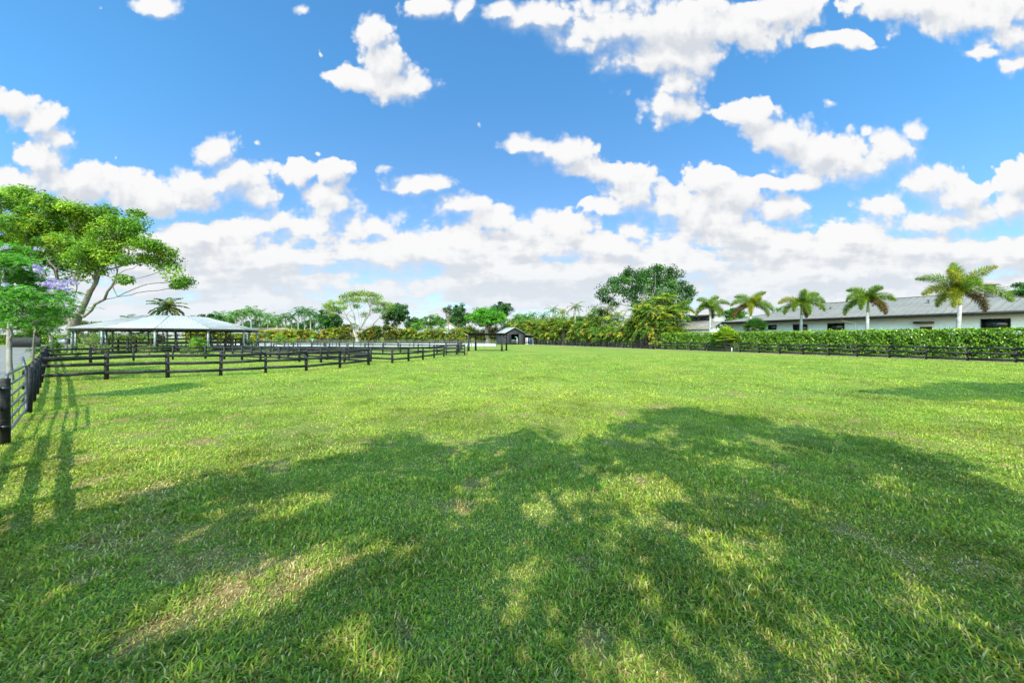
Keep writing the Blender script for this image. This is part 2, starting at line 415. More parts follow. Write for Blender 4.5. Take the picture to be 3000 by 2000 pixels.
# uneven strip of bare soil at the foot of the right hand fence and hedge
rs = np.random.default_rng(5)
top, bot = [], []
for s in np.arange(-6, 112, .5):
    w = .35+.35*rs.random()+(1.5*abs(math.sin(s*.21))+.6 if s > 44 else 0)
    bot.append((*RP(s, 50.05-w), .006)); top.append((*RP(s, 57), .006))
n_ = len(bot)
tag(build('soil_strip', bot+top, [[(i, n_+i, n_+i+1, i+1) for i in range(n_-1)]], m_soil), kind='structure')

# ------------------------------------------------------------------ materials of built things
m_fence = wearmat('black_fence_paint', (.006, .0065, .008), (.048, .045, .045), 5, .62, (1, 1, 5), .5, spec=.3, lo=.42, hi=.72)
m_fence2 = wearmat('weathered_dark_wood', (.03, .028, .028), (.11, .095, .085), 4, .75, (1, 1, 6), .4)
m_bar = wearmat('dark_steel', (.05, .055, .065), (.13, .14, .16), 3, .45, metal=.3)
m_blacksteel = wearmat('black_steel', (.008, .008, .009), (.03, .03, .034), 3, .4)
m_galv = wearmat('galvanised_steel', (.13, .15, .18), (.27, .30, .34), 2, .45, metal=.2)
m_walkroof = wearmat('pale_metal_roof', (.26, .258, .265), (.335, .332, .34), .6, .55, bstr=.08, metal=0, spec=.25)
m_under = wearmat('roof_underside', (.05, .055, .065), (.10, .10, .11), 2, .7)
m_shed = wearmat('black_siding', (.018, .019, .024), (.06, .062, .072), 1.5, .6, (1, 1, 6), .3)
m_glass = wearmat('dark_glass', (.006, .008, .01), (.02, .024, .028), 1, .08, bstr=0, spec=.6)
m_frame = wearmat('dark_window_frame', (.01, .01, .012), (.02, .02, .022), 2, .4)
m_wall = wearmat('pale_stucco', (.74, .73, .71), (.80, .79, .77), .5, .85, bstr=.15)
m_hroof = wearmat('grey_metal_roof', (.155, .138, .126), (.195, .175, .16), .4, .6, bstr=.05, metal=0, spec=.2)
m_fascia = wearmat('dark_brown_fascia', (.022, .017, .015), (.045, .036, .032), 1, .5)
m_white = wearmat('white_paint', (.72, .74, .76), (.82, .83, .84), 2, .5, bstr=.1)
m_blue = wearmat('blue_paint', (.07, .17, .38), (.12, .25, .5), 2, .5, bstr=.1)
m_green = wearmat('green_plastic', (.03, .32, .14), (.06, .42, .2), 2, .4, bstr=.05)

# ------------------------------------------------------------------ fences
def fence(name, label, pts, h=1.26, rails=(1.13, .75, .33), rh=.15, pw=.13, group='black board fences', mat=m_fence, side=1, seed=1, wob=.02, cat='fence', first=True, last=True, rt=.035):
    r_ = random.Random(seed)
    o = thing(name, label, cat, (pts[0][0], pts[0][1], 0), 0, group)
    ox, oy = pts[0][0], pts[0][1]
    pm = MB().box((0, 0, h/2-.1), (pw, pw, h+.2)); proto = None
    for i, p in enumerate(pts):
        if (i == 0 and not first) or (i == len(pts)-1 and not last): continue
        if proto is None: po = proto = pm.build('post', mat, o)
        else: po = copy_child(proto, o)
        q = pts[min(i+1, len(pts)-1)]; w = pts[max(i-1, 0)]
        po.location = (p[0]-ox, p[1]-oy, r_.uniform(-.03, .02))
        po.rotation_euler = (r_.uniform(-wob, wob), r_.uniform(-wob, wob), math.atan2(q[1]-w[1], q[0]-w[0])+r_.uniform(-.04, .04))
    for i in range(len(pts)-1):
        a, b = pts[i], pts[i+1]; d = math.hypot(b[0]-a[0], b[1]-a[1])
        nx, ny = -(b[1]-a[1])/d*side*(pw/2+rt/2+.002), (b[0]-a[0])/d*side*(pw/2+rt/2+.002)
        for z in rails:
            za, zb = z+r_.uniform(-wob, wob)*1.5, z+r_.uniform(-wob, wob)*1.5
            m = MB().beam((a[0]-ox+nx, a[1]-oy+ny, za), (b[0]-ox+nx, b[1]-oy+ny, zb), rt, rh)
            m.build('rail', mat, o)
    return o
def line(a, b, n): return [(a[0]+(b[0]-a[0])*i/n, a[1]+(b[1]-a[1])*i/n) for i in range(n+1)]
corner = (-21.8, 15.8)
fence('board_fence', 'black board fence running beside the driveway from the tube gate back to the paddock corner', line((-13.35, 9.42), corner, 4), side=1, seed=2)
fence('board_fence', 'black board fence beside the driveway beyond the paddock corner, going back towards the big tree', line(corner, (-37.2, 27.2), 8)+line((-37.2, 27.2), (-58, 42.8), 10)[1:], first=False, side=1, seed=3)
fence('board_fence', 'black board fence continuing past the round gate post, on the viewer side', [LN(11.95, -.03), LN(9.5, -.09), LN(7.1, -.13), LN(4.7, -.16)], side=-1, seed=4, first=False)
near = [corner, (-20.2, 17.0), (-17.95, 17.8), (-16.0, 18.75), (-14.4, 19.95), (-12.9, 21.4), (-11.85, 23.5), (-10.85, 25.8)]
fence('paddock_fence', 'nearest black three rail paddock fence, curving from the left corner towards mid lawn', near, first=False, side=-1, seed=5, h=1.3)
fence('paddock_fence', 'black fence closing the back of the nearest paddock, before the round pavilion', [near[-1], (-13.5, 27.5), (-15.9, 28.4), (-18.2, 29.2), (-20.4, 29.9), (-22.7, 30.8), (-25., 31.6), (-27.4, 32.5), (-29.9, 33.3), (-32.1, 32.3), (-33.7, 30.4), (-34.7, 28.1), (-35.3, 25.85)], first=False, side=-1, seed=6)
far2 = [(-9.75, 27.8), (-9.0, 29.7), (-8.35, 32.0), (-7.95, 34.8), (-7.45, 37.3)]
fence('paddock_fence', 'short run of black fence between the nearest paddock and the small open tube gate', far2, side=-1, seed=7)
fence('paddock_fence', 'black lane fence running left from the short fence run, just behind the nearest paddock', [far2[0], (-12.1, 29.2), (-14.6, 30.6), (-17.2, 31.8), (-19.8, 33.0), (-22.4, 34.2), (-25, 35.3), (-27.6, 36.2), (-30.2, 36.9)], first=False, side=-1, seed=8)
fence('paddock_fence', 'black fence of the middle paddock, farther back and left of the small tube gate', [(-6.9, 42.4), (-9.5, 43.2), (-12.1, 44.0), (-14.7, 44.9), (-17.3, 45.7), (-20, 46.4), (-22.7, 47.0), (-25.4, 47.5), (-28.1, 47.9), (-30.8, 48.1), (-33.5, 48.0)], side=-1, seed=9)
fence('paddock_fence', 'black fence at the back of the middle paddock, in front of the white sand arena', [(-8.6, 58.5)]+[(-8.6-2.9*i, 58.5+.55*i) for i in range(1, 16)], side=-1, seed=10)
fence('paddock_fence', 'black cross fence joining the middle paddock to the gate corral', [(-6.9, 42.4), (-7.15, 44.8), (-7.5, 47.4), (-7.8, 50.1), (-8.2, 53.), (-8.4, 55.8), (-8.6, 58.5)], first=False, last=False, side=1, seed=11)
fence('paddock_fence', 'small corral of black fence behind the open tube gate', [(-7.9, 40.9), (-6.7, 41.4), (-5.7, 41.0), (-6.9, 42.4)], last=False, side=1, seed=12, pw=.15)
# arena rails
fence('arena_rail', 'low dark rail along the near side of the white sand arena', [(-3.6+(-2.9)*i, 79+.1*i) for i in range(0, 31)], h=1.15, rails=(1.05,), rh=.12, pw=.1, side=-1, seed=13, mat=m_fence2, group='arena rails')
fence('arena_rail', 'dark rail along the far side of the white arena, below the palm hedge', [(-5.5+(-3.0)*i, 121.3) for i in range(0, 29)], h=1.3, rails=(1.2, .85), rh=.16, pw=.14, side=-1, seed=14, mat=m_fence2, group='arena rails')
# right hand fence below the hedge
fence('hedge_fence', 'long black three rail fence under the clipped green hedge on the right', [RP(-.66+2.44*k, 50.2) for k in range(-1, 13)]+[RP(33.3, 50.2)], rails=(1.17, .70, .22), rh=.17, side=1, seed=15, pw=.14, wob=.025)
fence('hedge_fence', 'sagging black fence in the shade of the tall palm hedge, beyond the clipped hedge', [RP(-.66+2.44*k+.4, 50.35) for k in range(14, 46)], rails=(1.17, .70, .22), rh=.17, side=1, seed=16, pw=.14, wob=.05)

# ------------------------------------------------------------------ gates
def tube_gate(name, label, a, b, z0, z1, nbar, nv, r=.022, mat=m_bar):
    d = math.hypot(b[0]-a[0], b[1]-a[1]); rz = math.atan2(b[1]-a[1], b[0]-a[0])
    o = thing(name, label, 'gate', (a[0], a[1], 0), rz)
    c = .16; P = []
    def arc(cx, cz, a0, a1):
        for q in np.linspace(a0, a1, 6): P.append((cx+c*math.cos(q), 0, cz+c*math.sin(q)))
    P.append((0, 0, z0+.3)); arc(c, z1-c, PI, PI/2); arc(d-c, z1-c, PI/2, 0); arc(d-c, z0+c, 0, -PI/2); arc(c, z0+c, -PI/2, -PI); P.append((0, 0, z0+.32))
    MB().tube(P, r, 10).build('gate_frame', mat, o, True)
    for z in np.linspace(z0, z1, nbar+2)[1:-1]:
        MB().tube([(0, 0, z), (d, 0, z)], r*.85, 8).build('crossbar', mat, o, True)
    for x in np.linspace(0, d, nv+2)[1:-1]:
        MB().box((x, .028, (z0+z1)/2), (.05, .008, z1-z0-.01)).build('brace', mat, o)
    return o
tube_gate('tube_gate', 'grey tubular steel gate hung on the round black post at the left edge', (-10.13, 6.84), (-13.12, 9.22), .17, 1.35, 4, 2, .026)
o = thing('gate_post', 'round black post at the left edge of the lawn, carrying the tube gate', 'post', (-9.93, 6.69, 0))
MB().tube([(0, 0, -.2), (0, 0, 1.29), (0, 0, 1.3)], [.063, .06, .055], 20).build('post', m_fence, o, True)
hg = MB()
for z in (.35, 1.1): hg.tube([(-.05, .04, z), (-.2, .15, z)], .02, 8); hg.tube([(0, 0, z-.03), (0, 0, z+.03)], .068, 20)
hg.build('hinge', m_blacksteel, o, True)
o = thing('latch_pole', 'leaning grey steel pole with a white tag behind the free end of the tube gate', 'pole', (-14.75, 10.45, 0))
MB().tube([(0, 0, -.1), (-.05, 0, .8), (-.25, .0, 1.5)], [.04, .04, .035], 10).build('pole', m_bar, o, True)
MB().tube([(-.115, 0, 1.0), (-.155, 0, 1.1)], [.045, .045], 10).build('tag', m_white, o)
tube_gate('tube_gate', 'small open black tube gate standing by the dark pergola', (-7.42, 37.5), (-5.0, 38.2), .12, 1.33, 4, 1, .022, m_blacksteel)

# ------------------------------------------------------------------ pergola
o = thing('pergola', 'small black flat roofed run-in shelter on four posts standing on the lawn', 'pergola', (0, 0, 0))
o.location = (-6.6, 52, 0)
corners = [(0, 0), (5.05, .15), (.75, 3.0), (5.7, 3.0)]
proto = None
for i, (x, y) in enumerate(corners):
    if proto is None:
        proto = MB().box((0, 0, 1.3), (.17, .17, 2.6)).build('post', m_fence, o); base = MB().box((0, 0, .58), (.29, .29, 1.16)).box((0, 0, 1.2), (.23, .23, .10)).build('post_casing', m_fence, proto)
    else:
        q = copy_child(proto, o); c2 = base.copy(); S.collection.objects.link(c2); c2.parent = q; q.location = (x, y, 0)
for i, (a, b) in enumerate(((0, 1), (2, 3), (0, 2), (1, 3))):
    A, B = corners[a], corners[b]; z = 2.52-.004*i
    MB().beam((A[0], A[1], z), (B[0], B[1], z), .10, .24).build('beam', m_fence, o)
for (x, y) in corners:
    for dx, dy in ((.5 if x < 2 else -.5, 0), (0, .5 if y < 1.5 else -.5)):
        MB().beam((x, y, 1.85), (x+dx, y+dy, 2.4), .07, .09).build('brace', m_fence, o)
rf = MB().prism([(-.3, -.35), (5.5, -.2), (6.2, 3.35), (.4, 3.35)], 2.68, 2.74)
for i in range(12): x = -.15+i*.48; rf.beam((x, -.25, 2.66), (x+.7, 3.3, 2.66), .04, .10)
rf.build('roof', m_fence, o)

# ------------------------------------------------------------------ black shed with lean-to
o = thing('shed', 'black board shed with pale metal gable roof and half door beyond the pergola', 'shed', (-.5, 102.8, 0), R(22))
w, l, eh, rh_ = 6.6, 6.6, 3.3, 5.0
sd_ = MB()
for sx in (-1, 1): sd_.box((sx*(w/2-.05), 0, eh/2), (.1, l, eh))
sd_.box((0, l/2-.05, eh/2), (w, .1, eh))
for (xa, xb) in ((-w/2, -1.0), (1.35, w/2)): sd_.box(((xa+xb)/2, -l/2+.05, eh/2), (xb-xa, .1, eh))
sd_.box((.175, -l/2+.05, 3.15), (2.35, .1, .3))
for y in (-l/2+.05, l/2-.05): sd_.add([(-w/2, y-.05, eh), (w/2, y-.05, eh), (0, y-.05, rh_-.1), (-w/2, y+.05, eh), (w/2, y+.05, eh), (0, y+.05, rh_-.1)], [(0, 1, 2), (3, 5, 4)], [(0, 2, 5, 3), (1, 4, 5, 2)])
z = .12
while z < 4.7:          # lap boards
    hw = w/2 if z < eh else w/2*(rh_-.15-z)/(rh_-eh)
    for xa, xb in (((-hw, -1.0), (1.35, hw)) if z < 3.0 else ((-hw, hw),)):
        if xb > xa+.1: sd_.box(((xa+xb)/2, -l/2-.015, z), (xb-xa, .03, .13))
    if z < eh: sd_.box((-w/2-.015, 0, z), (.03, l, .13)); sd_.box((w/2+.015, 0, z), (.03, l, .13))
    z += .21
sd_.build('wall', m_shed, o)
MB().box((.175, 1.6, 1.5), (6, .06, 3)).build('back_wall', m_fence, o)
dr = MB().box((.175, -l/2-.02, .75), (2.3, .06, 1.5)).build('half_door', m_shed, o)
MB().beam((-.95, -l/2-.07, .08), (.17, -l/2-.07, 1.42), .03, .12).beam((.17, -l/2-.075, .08), (-.95, -l/2-.075, 1.42), .03, .12).beam((1.3, -l/2-.07, .08), (.18, -l/2-.07, 1.42), .03, .12).beam((.18, -l/2-.075, .08), (1.3, -l/2-.075, 1.42), .03, .12).build('brace', m_fence, dr)
rf = MB()
for s_ in (-1, 1):
    e = .45; zE = eh-.05; x1 = s_*(w/2+e); zz = rh_+.06; ze = eh-(rh_-eh)*e/(w/2)+.02
    for k in (0, 1): pass
    a, b = (0, -l/2-e, zz), (x1, -l/2-e, ze); c, d = (x1, l/2+e, ze), (0, l/2+e, zz)
    rf.add([a, b, c, d]+[(p[0], p[1], p[2]-.09) for p in (a, b, c, d)], f4=[(0, 1, 2, 3), (4, 7, 6, 5), (0, 4, 5, 1), (1, 5, 6, 2), (2, 6, 7, 3)])
    for i in range(19):
        y = -l/2-e+.05+i*.41; rf.beam((0, y, zz+.015), (x1, y, ze+.015), .04, .03)
rf.build('roof', m_walkroof, o)
MB().add([(w/2+.02, -l/2-.3, 2.95), (w/2+4.0, -l/2-.3, 2.62), (w/2+4.0, l/2, 2.62), (w/2+.02, l/2, 2.95), (w/2+.02, -l/2-.3, 2.85), (w/2+4.0, -l/2-.3, 2.52), (w/2+4.0, l/2, 2.52), (w/2+.02, l/2, 2.85)], f4=[(0, 1, 2, 3), (4, 7, 6, 5), (0, 4, 5, 1), (1, 5, 6, 2), (2, 6, 7, 3)]).build('lean_to_roof', m_walkroof, o)
lt = MB().box((w/2+3.4, l/2-.1, 1.25), (.1, .1, 2.5)).box((w/2+1.8, l/2-.1, 1.3), (3.4, .06, 2.6)).box((w/2+3.45, -1.5, 1.25), (.08, 2.6, 2.5)); lt.build('lean_to_wall', m_shed, o)
MB().box((w/2+3.45, -l/2+.0, 1.27), (.5, .16, 2.54)).build('lean_to_post', m_shed, o)
ca, sa = math.cos(R(22)), math.sin(R(22))
def SHD(x, y): return (-.5+x*ca-y*sa, 102.8+x*sa+y*ca)
for i, (x, m, h, lb) in enumerate(((.45, m_white, 2.0, 'leftmost white upright of the jump standards in the lean-to'), (.95, m_white, 2.0, 'second white upright of the jump standards in the lean-to'), (1.65, m_blue, 1.95, 'left dark blue upright of the jump standards in the lean-to'), (2.15, m_blue, 1.95, 'right blue upright of the jump standards in the lean-to'), (2.7, m_white, 1.9, 'rightmost pale upright of the jump standards, beside the lean-to post'))):
    p = SHD(w/2+x, -l/2+.1)
    q = thing('jump_standard', lb, 'jump standard', (*p, 0), R(22), 'jump standards under the lean-to')
    MB().box((0, 0, h/2), (.16, .12, h)).box((0, -.07, h/2), (.05, .02, h*.8)).build('upright', m, q)
    MB().box((0, 0, .05), (.5, .1, .1)).box((0, 0, .045), (.1, .6, .08)).build('foot', m, q)
o = thing('pole_marker', 'thin white pole with a curved green top in front of the shed half door', 'marker', (1.45, 97.5, 0))
MB().tube([(0, 0, 0), (0, 0, 2.0)], .055, 10).build('pole', m_white, o)
MB().tube([(.05, 0, 1.95), (-.05, 0, 2.12), (-.3, 0, 2.22), (-.62, 0, 2.16)], [.08, .11, .12, .06], 10).build('green_head', m_green, o, True)

# ------------------------------------------------------------------ round pavilion (covered horse walker)
PC = (-53.9, 54.7); o = thing('round_pavilion', 'large round open-sided pavilion with a low pale metal cone roof on steel posts', 'pavilion', (*PC, 0))
dirc = math.atan2(-54.7, 53.9)               # towards the camera
va = [dirc-R(11)+R(30)*k for k in range(12)]
RO, RI, ZE, ZI = 10.75, 3.6, 3.36, 5.42
rf = MB()
def pr(a, r, z): return (r*math.cos(a), r*math.sin(a), z)
for k in range(12):
    a, b = va[k], va[(k+1) % 12]
    q = [pr(a, RO, ZE), pr(b, RO, ZE), pr(b, RI, ZI), pr(a, RI, ZI)]
    rf.add(q+[(x, y, z-.05) for x, y, z in q], f4=[(0, 1, 2, 3), (7, 6, 5, 4), (0, 4, 5, 1)])
    rf.add([pr(a, RI, ZI), pr(b, RI, ZI), (0, 0, ZI+.12)], [(0, 1, 2)])
    A, B = np.array(pr(a, RO, ZE)), np.array(pr(b, RO, ZE)); C, D = np.array(pr(b, RI, ZI)), np.array(pr(a, RI, ZI))
    mid_o, mid_i = (A+B)/2, (C+D)/2; sl = mid_i-mid_o; e = (B-A); le = np.linalg.norm(e); li = np.linalg.norm(C-D)
    for i in range(1, 16):
        tt = (i/16-.5); off = e*tt; u_ = abs(tt)*le
        f = 1. if u_ < li/2 else (le/2-u_)/(le/2-li/2)
        rf.beam(mid_o+off+(0, 0, .012), mid_o+off+sl*f+(0, 0, .012), .035, .03)
    rf.beam(A+(0, 0, .02), D+(0, 0, .02), .16, .035)
rf.build('roof', m_walkroof, o)
proto = None
for k in range(12):
    a, b = va[k], va[(k+1) % 12]
    pts_ = [pr(a, RO-.35, 0)]
    if proto is None: proto = MB().box((0, 0, (ZE-.1)/2), (.2, .2, ZE-.1)).box((0, 0, ZE-.28), (.34, .34, .2)).build('post', m_galv, o)
    q = proto if k == 0 else copy_child(proto, o); q.location = pts_[0]; q.rotation_euler = (0, 0, a)
    MB().beam(pr(a, RO-.12, ZE-.17), pr(b, RO-.12, ZE-.17), .12, .28).build('ring_beam', m_blacksteel, o)
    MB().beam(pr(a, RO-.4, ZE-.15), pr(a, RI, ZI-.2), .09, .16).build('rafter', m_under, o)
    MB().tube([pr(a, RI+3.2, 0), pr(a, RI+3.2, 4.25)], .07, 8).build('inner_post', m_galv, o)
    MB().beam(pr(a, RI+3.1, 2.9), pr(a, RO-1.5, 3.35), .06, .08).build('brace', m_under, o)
fence('walker_fence', 'grey weathered rail fence circling inside the round pavilion', [(PC[0]+8.6*math.cos(a), PC[1]+8.6*math.sin(a)) for a in np.linspace(dirc, dirc+2*PI, 23)], h=1.95, rails=(1.85, 1.2, .6), rh=.2, pw=.18, mat=m_fence2, seed=21, last=False, group='walker rails')
o = thing('horse_walker', 'horse walker machine with a central column, long arms and hanging panels under the pavilion', 'horse walker', (*PC, 0))
MB().tube([(0, 0, 0), (0, 0, .6), (0, 0, .62), (0, 0, 3.9)], [.35, .35, .16, .12], 14).build('column', m_galv, o, True)
for k in range(6):
    a = dirc+.3+k*PI/3
    MB().tube([(0, 0, 3.7), pr(a, 4.5, 2.75), pr(a, 7.2, 2.6)], .05, 8).tube([(0, 0, 2.3), pr(a, 5.2, 2.65)], .035, 8).build('arm', m_galv, o, True)
    pn = MB()
    A = np.array(pr(a, 5.2, 0)); B = np.array(pr(a, 7.2, 0))
    for i in range(9): p = A+(B-A)*i/8; pn.tube([p+(0, 0, .9), p+(0, 0, 2.45)], .018, 6)
    pn.tube([A+(0, 0, 2.45), B+(0, 0, 2.45)], .025, 6).tube([A+(0, 0, .9), B+(0, 0, .9)], .025, 6).build('panel', m_bar, o)
o = thing('shade_shelter', 'low shelter with a pale flat metal roof seen under and behind the round pavilion', 'shelter', (-66, 78, 0))
rf = MB().add([(-8, -4, 3.6), (8, -3, 3.0), (8, 3, 3.0), (-8, 3, 3.6), (-8, -4, 3.5), (8, -3, 2.9), (8, 3, 2.9), (-8, 3, 3.5)], f4=[(0, 1, 2, 3), (4, 7, 6, 5), (0, 4, 5, 1), (1, 5, 6, 2), (2, 6, 7, 3), (3, 7, 4, 0)]); rf.build('roof', m_walkroof, o)
for x in (-7.7, 0, 7.7):
    for y in (-2.8, 2.8): MB().box((x, y, 1.45), (.14, .14, 2.9)).build('post', m_galv, o)
o = thing('metal_box', 'grey metal utility box on a steel post beside the big tree trunk', 'utility box', (PX(190, 46), 46, 0))
MB().box((.25, 0, .8), (.12, .12, 1.6)).build('post', m_galv, o)
MB().prism([(-.55, -.3), (.35, -.3), (.35, .3), (-.55, .3)], 1.15, 1.9).build('cabinet', m_galv, o)
MB().box((-.1, 0, 1.94), (1.05, .75, .06)).build('lid', m_galv, o)
# tall dark board screen by the driveway
o = thing('board_screen', 'tall dark board screen standing across the driveway on the far left', 'fence', (PX(22, 72), 72, 0), R(-2))
pn = MB()
for i in range(30): pn.box((.12+i*.235, (i % 2)*.01, 1.05), (.225, .04, 2.1))
pn.build('panel', m_fence, o)
for x in (0, 3.5, 7.1): MB().box((x, .08, 1.1), (.14, .14, 2.2)).build('post', m_fence, o)
o = thing('judge_stand', 'dark metal framed box standing in the arena in front of the pale barked tree', 'frame', (PX(930, 82), 82, 0))
x1 = (985-930)/1000*82
fr = MB()
for x in (0, x1/3, 2*x1/3, x1):
    for y in (0, 1.2): fr.box((x, y, .9), (.09, .09, 1.8))
for z in (.9, 1.77):
    for y in (0, 1.2): fr.box((x1/2, y, z), (x1+.1, .08, .08))
fr.build('frame', m_blacksteel, o)
MB().box((x1/2, .6, .5), (x1, 1.1, .04)).build('floor', m_blacksteel, o)
o = thing('arena_sign', 'small green arena letter board on a white post left of the metal framed box', 'sign', (PX(915, 84), 84, 0))
MB().box((0, 0, .75), (.1, .1, 1.5)).build('post', m_white, o); MB().box((.05, -.06, 1.55), (.75, .05, .45)).build('board', m_green, o)
o = thing('white_stub', 'short white pipe stub at the foot of the fence below the hedge', 'pipe', (*RP(29.6, 49.9), 0))
MB().tube([(0, 0, 0), (0, 0, .55), (0, 0, .6)], [.06, .06, .05], 10).build('pipe', m_white, o)

# ------------------------------------------------------------------ long house on the right
def HL(D): return D-64.4
hz = math.atan2(-.8945, .447)
o = thing('long_house', 'long low pale stucco house with a grey standing seam roof behind the hedge and palms', 'house', (nF[0]*64.4, nF[1]*64.4, 0), hz)
wl = MB().box(((-39+16)/2, 8.5, 2.45), (55, 15, 4.9)); wl.build('wall', m_wall, o)
ze = 4.98; XR = 17.
ridge = [(-27.6, 7.75), (-13.6, 7.78), (-11.7, 7.12), (-10.4, 7.15), (-9.0, 6.75), (XR, 6.75)]
rf = MB(); th = .1
E0 = (-40, 0, ze)
rf.add([E0, (-27.6, 0, ze), (-27.6, 8, 7.75)], [(0, 1, 2)])
rf.add([(-40, 16, ze), E0, (-27.6, 8, 7.75)], [(0, 1, 2)])
rf.add([(-40, 16, ze), (-27.6, 16, ze), (-27.6, 8, 7.75)], [(0, 2, 1)])
for (xa, za), (xb, zb) in zip(ridge[:-1], ridge[1:]):
    rf.quad((xa, 0, ze), (xb, 0, ze), (xb, 8, zb), (xa, 8, za)); rf.quad((xa, 8, za), (xb, 8, zb), (xb, 16, ze), (xa, 16, ze))
def rz_at(x):
    if x < -27.6: return None
    for (xa, za), (xb, zb) in zip(ridge[:-1], ridge[1:]):
        if xa <= x <= xb: return za+(zb-za)*(x-xa)/(xb-xa)
rf.build('roof', m_hroof, o)
sm = MB(); x = -39.6
while x < XR:
    z = rz_at(x)
    if z: sm.beam((x, .02, ze+.02), (x, 8, z+.02), .04, .06)
    else:
        f = (x+40)/12.4; sm.beam((x, .02, ze+.02), (x, 8*f, ze+(7.75-ze)*f+.02), .04, .06)
    x += .62
sm.beam((-40, 0, ze+.03), (-27.6, 8, 7.79), .2, .06)
for (xa, za), (xb, zb) in zip(ridge[:-1], ridge[1:]): sm.beam((xa, 8, za+.04), (xb, 8, zb+.04), .25, .06)
sm.build('standing_seams', m_fascia if False else m_hroof, o)
MB().box(((-40+XR)/2, -.05, ze-.16), (40+XR+.2, .12, .30)).box((-40.05, 8, ze-.16), (.12, 16, .30)).build('fascia', m_fascia, o)
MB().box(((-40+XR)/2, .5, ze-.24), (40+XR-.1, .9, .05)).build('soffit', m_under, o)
def hx(px, D=65.4):
    Y = 1000*D/(.8945*(px-1000)); X = (px-1500)/1000*Y; return -(-.447*X+.8945*Y), Y
def hwin(pa, pb, yt, yb, nmul=2):
    xa, Ya = hx(pa); xb, Yb = hx(pb); zt = PZ(yt, (Ya+Yb)/2); zb = PZ(yb, (Ya+Yb)/2)
    if xa > xb: xa, xb = xb, xa
    w_ = MB(); y = 1.0-.03; t_ = .07
    w_.box(((xa+xb)/2, y, zt), (xb-xa+t_, .1, t_)).box(((xa+xb)/2, y, zb), (xb-xa+t_, .1, t_))
    for i in range(nmul+1): w_.box((xa+(xb-xa)*i/nmul, y-.002, (zt+zb)/2), (t_, .1, zt-zb-t_))
    w_.box(((xa+xb)/2, y-.001, zb+(zt-zb)*.33), (xb-xa-t_, .07, t_*.7))
    f = w_.build('window', m_frame, o)
    MB().box(((xa+xb)/2, 1.0-.012, (zt+zb)/2), (xb-xa, .03, zt-zb)).build('pane', m_glass, f)
hwin(2251, 2274, 952, 965, 1); hwin(2324, 2365, 950, 975); hwin(2425, 2473, 947, 972); hwin(2875, 2960, 934, 968)
for (pa, pb, yt, yb) in ((2680, 2737, 942, 947), (2181, 2213, 955, 959)):
    xa, Ya = hx(pa); xb, Yb = hx(pb); zt = PZ(yt, (Ya+Yb)/2); zb = PZ(yb, (Ya+Yb)/2)
    MB().box(((xa+xb)/2, .65, (zt+zb)/2), (abs(xb-xa), .7, abs(zt-zb)+.03)).build('door_canopy', m_fascia, o)
for (pa, pb, yt) in ((2695, 2731, 957), (2190, 2213, 966)):
    xa, Ya = hx(pa); xb, Yb = hx(pb); zt = PZ(yt, (Ya+Yb)/2)
    MB().box(((xa+xb)/2, .98, zt/2), (abs(xb-xa), .05, zt)).build('door', m_frame, o)
xg, Yg = hx(2508); zg = ze-.4
MB().tube([(xg-1.3, .1, zg+.1), (xg-1.2, .2, zg-.1), (xg-.15, .85, zg-.45), (xg, .9, zg-.6), (xg, .9, .1)], .06, 8).build('downspout', m_white, o, True)
for (px_, py_, hh) in ((2720, 888, .45), (2817, 888, .4), (2558, 890, .3), (2403, 900, .25), (2433, 893, .3)):
    xv, Yv = hx(px_, 69); zb = 4.98+(69-64.4)/8*2.78
    v_ = MB().tube([(xv, 4.6, zb-.1), (xv, 4.6, zb+hh)], .07, 8).tube([(xv, 4.6, zb+hh-.1), (xv, 4.6, zb+hh)], .16, 8); v_.build('roof_vent', m_bar, o)
xc, Yc_ = hx(2900, 76); cz = PZ(832, Yc_)
MB().box((xc, 11.6, cz-1.2), (.8, .8, 2.2)).add([(xc-.8, 10.8, cz-.15), (xc+.8, 10.8, cz-.15), (xc+.8, 12.4, cz-.15), (xc-.8, 12.4, cz-.15), (xc, 11.6, cz+.15)], [(0, 1, 4), (1, 2, 4), (2, 3, 4), (3, 0, 4)], [(0, 3, 2, 1)]).build('cupola', m_hroof, o)
# neighbouring grey roofed house seen between the palms
o = thing('clerestory_house', 'grey roofed house with a raised clerestory seen between the palms left of the long house', 'house', (nF[0]*80, nF[1]*80, 0), hz)
MB().box((-59, 5, 2.05), (12, 9, 4.1)).build('wall', m_wall, o)
rf = MB().add([(-67, 0, 4.2), (-52.6, 0, 4.2), (-52.6, 5, 6.2), (-67, 5, 6.2), (-67, 0, 4.05), (-52.6, 0, 4.05), (-52.6, 5, 6.05), (-67, 5, 6.05)], f4=[(0, 1, 2, 3), (4, 7, 6, 5), (0, 4, 5, 1), (1, 5, 6, 2), (0, 3, 7, 4)])
for i in range(23): rf.beam((-66.8+i*.62, 0, 4.22), (-66.8+i*.62, 5, 6.22), .04, .05)
rf.build('roof', m_hroof, o)
MB().box((-60, 7, 6.9), (11, 3.9, 1.8)).build('clerestory_wall', m_white, o)
f = MB().box((-58.6, 5.0, 7.0), (5.4, .06, 1.1)).build('window', m_frame, o); MB().box((-59.9, 4.95, 7.0), (2.4, .04, .95)).box((-57.3, 4.95, 7.0), (2.4, .04, .95)).build('pane', m_glass, f)
MB().box((-60, 6.7, 7.9), (12.4, 5.4, .2)).build('upper_roof', m_hroof, o)
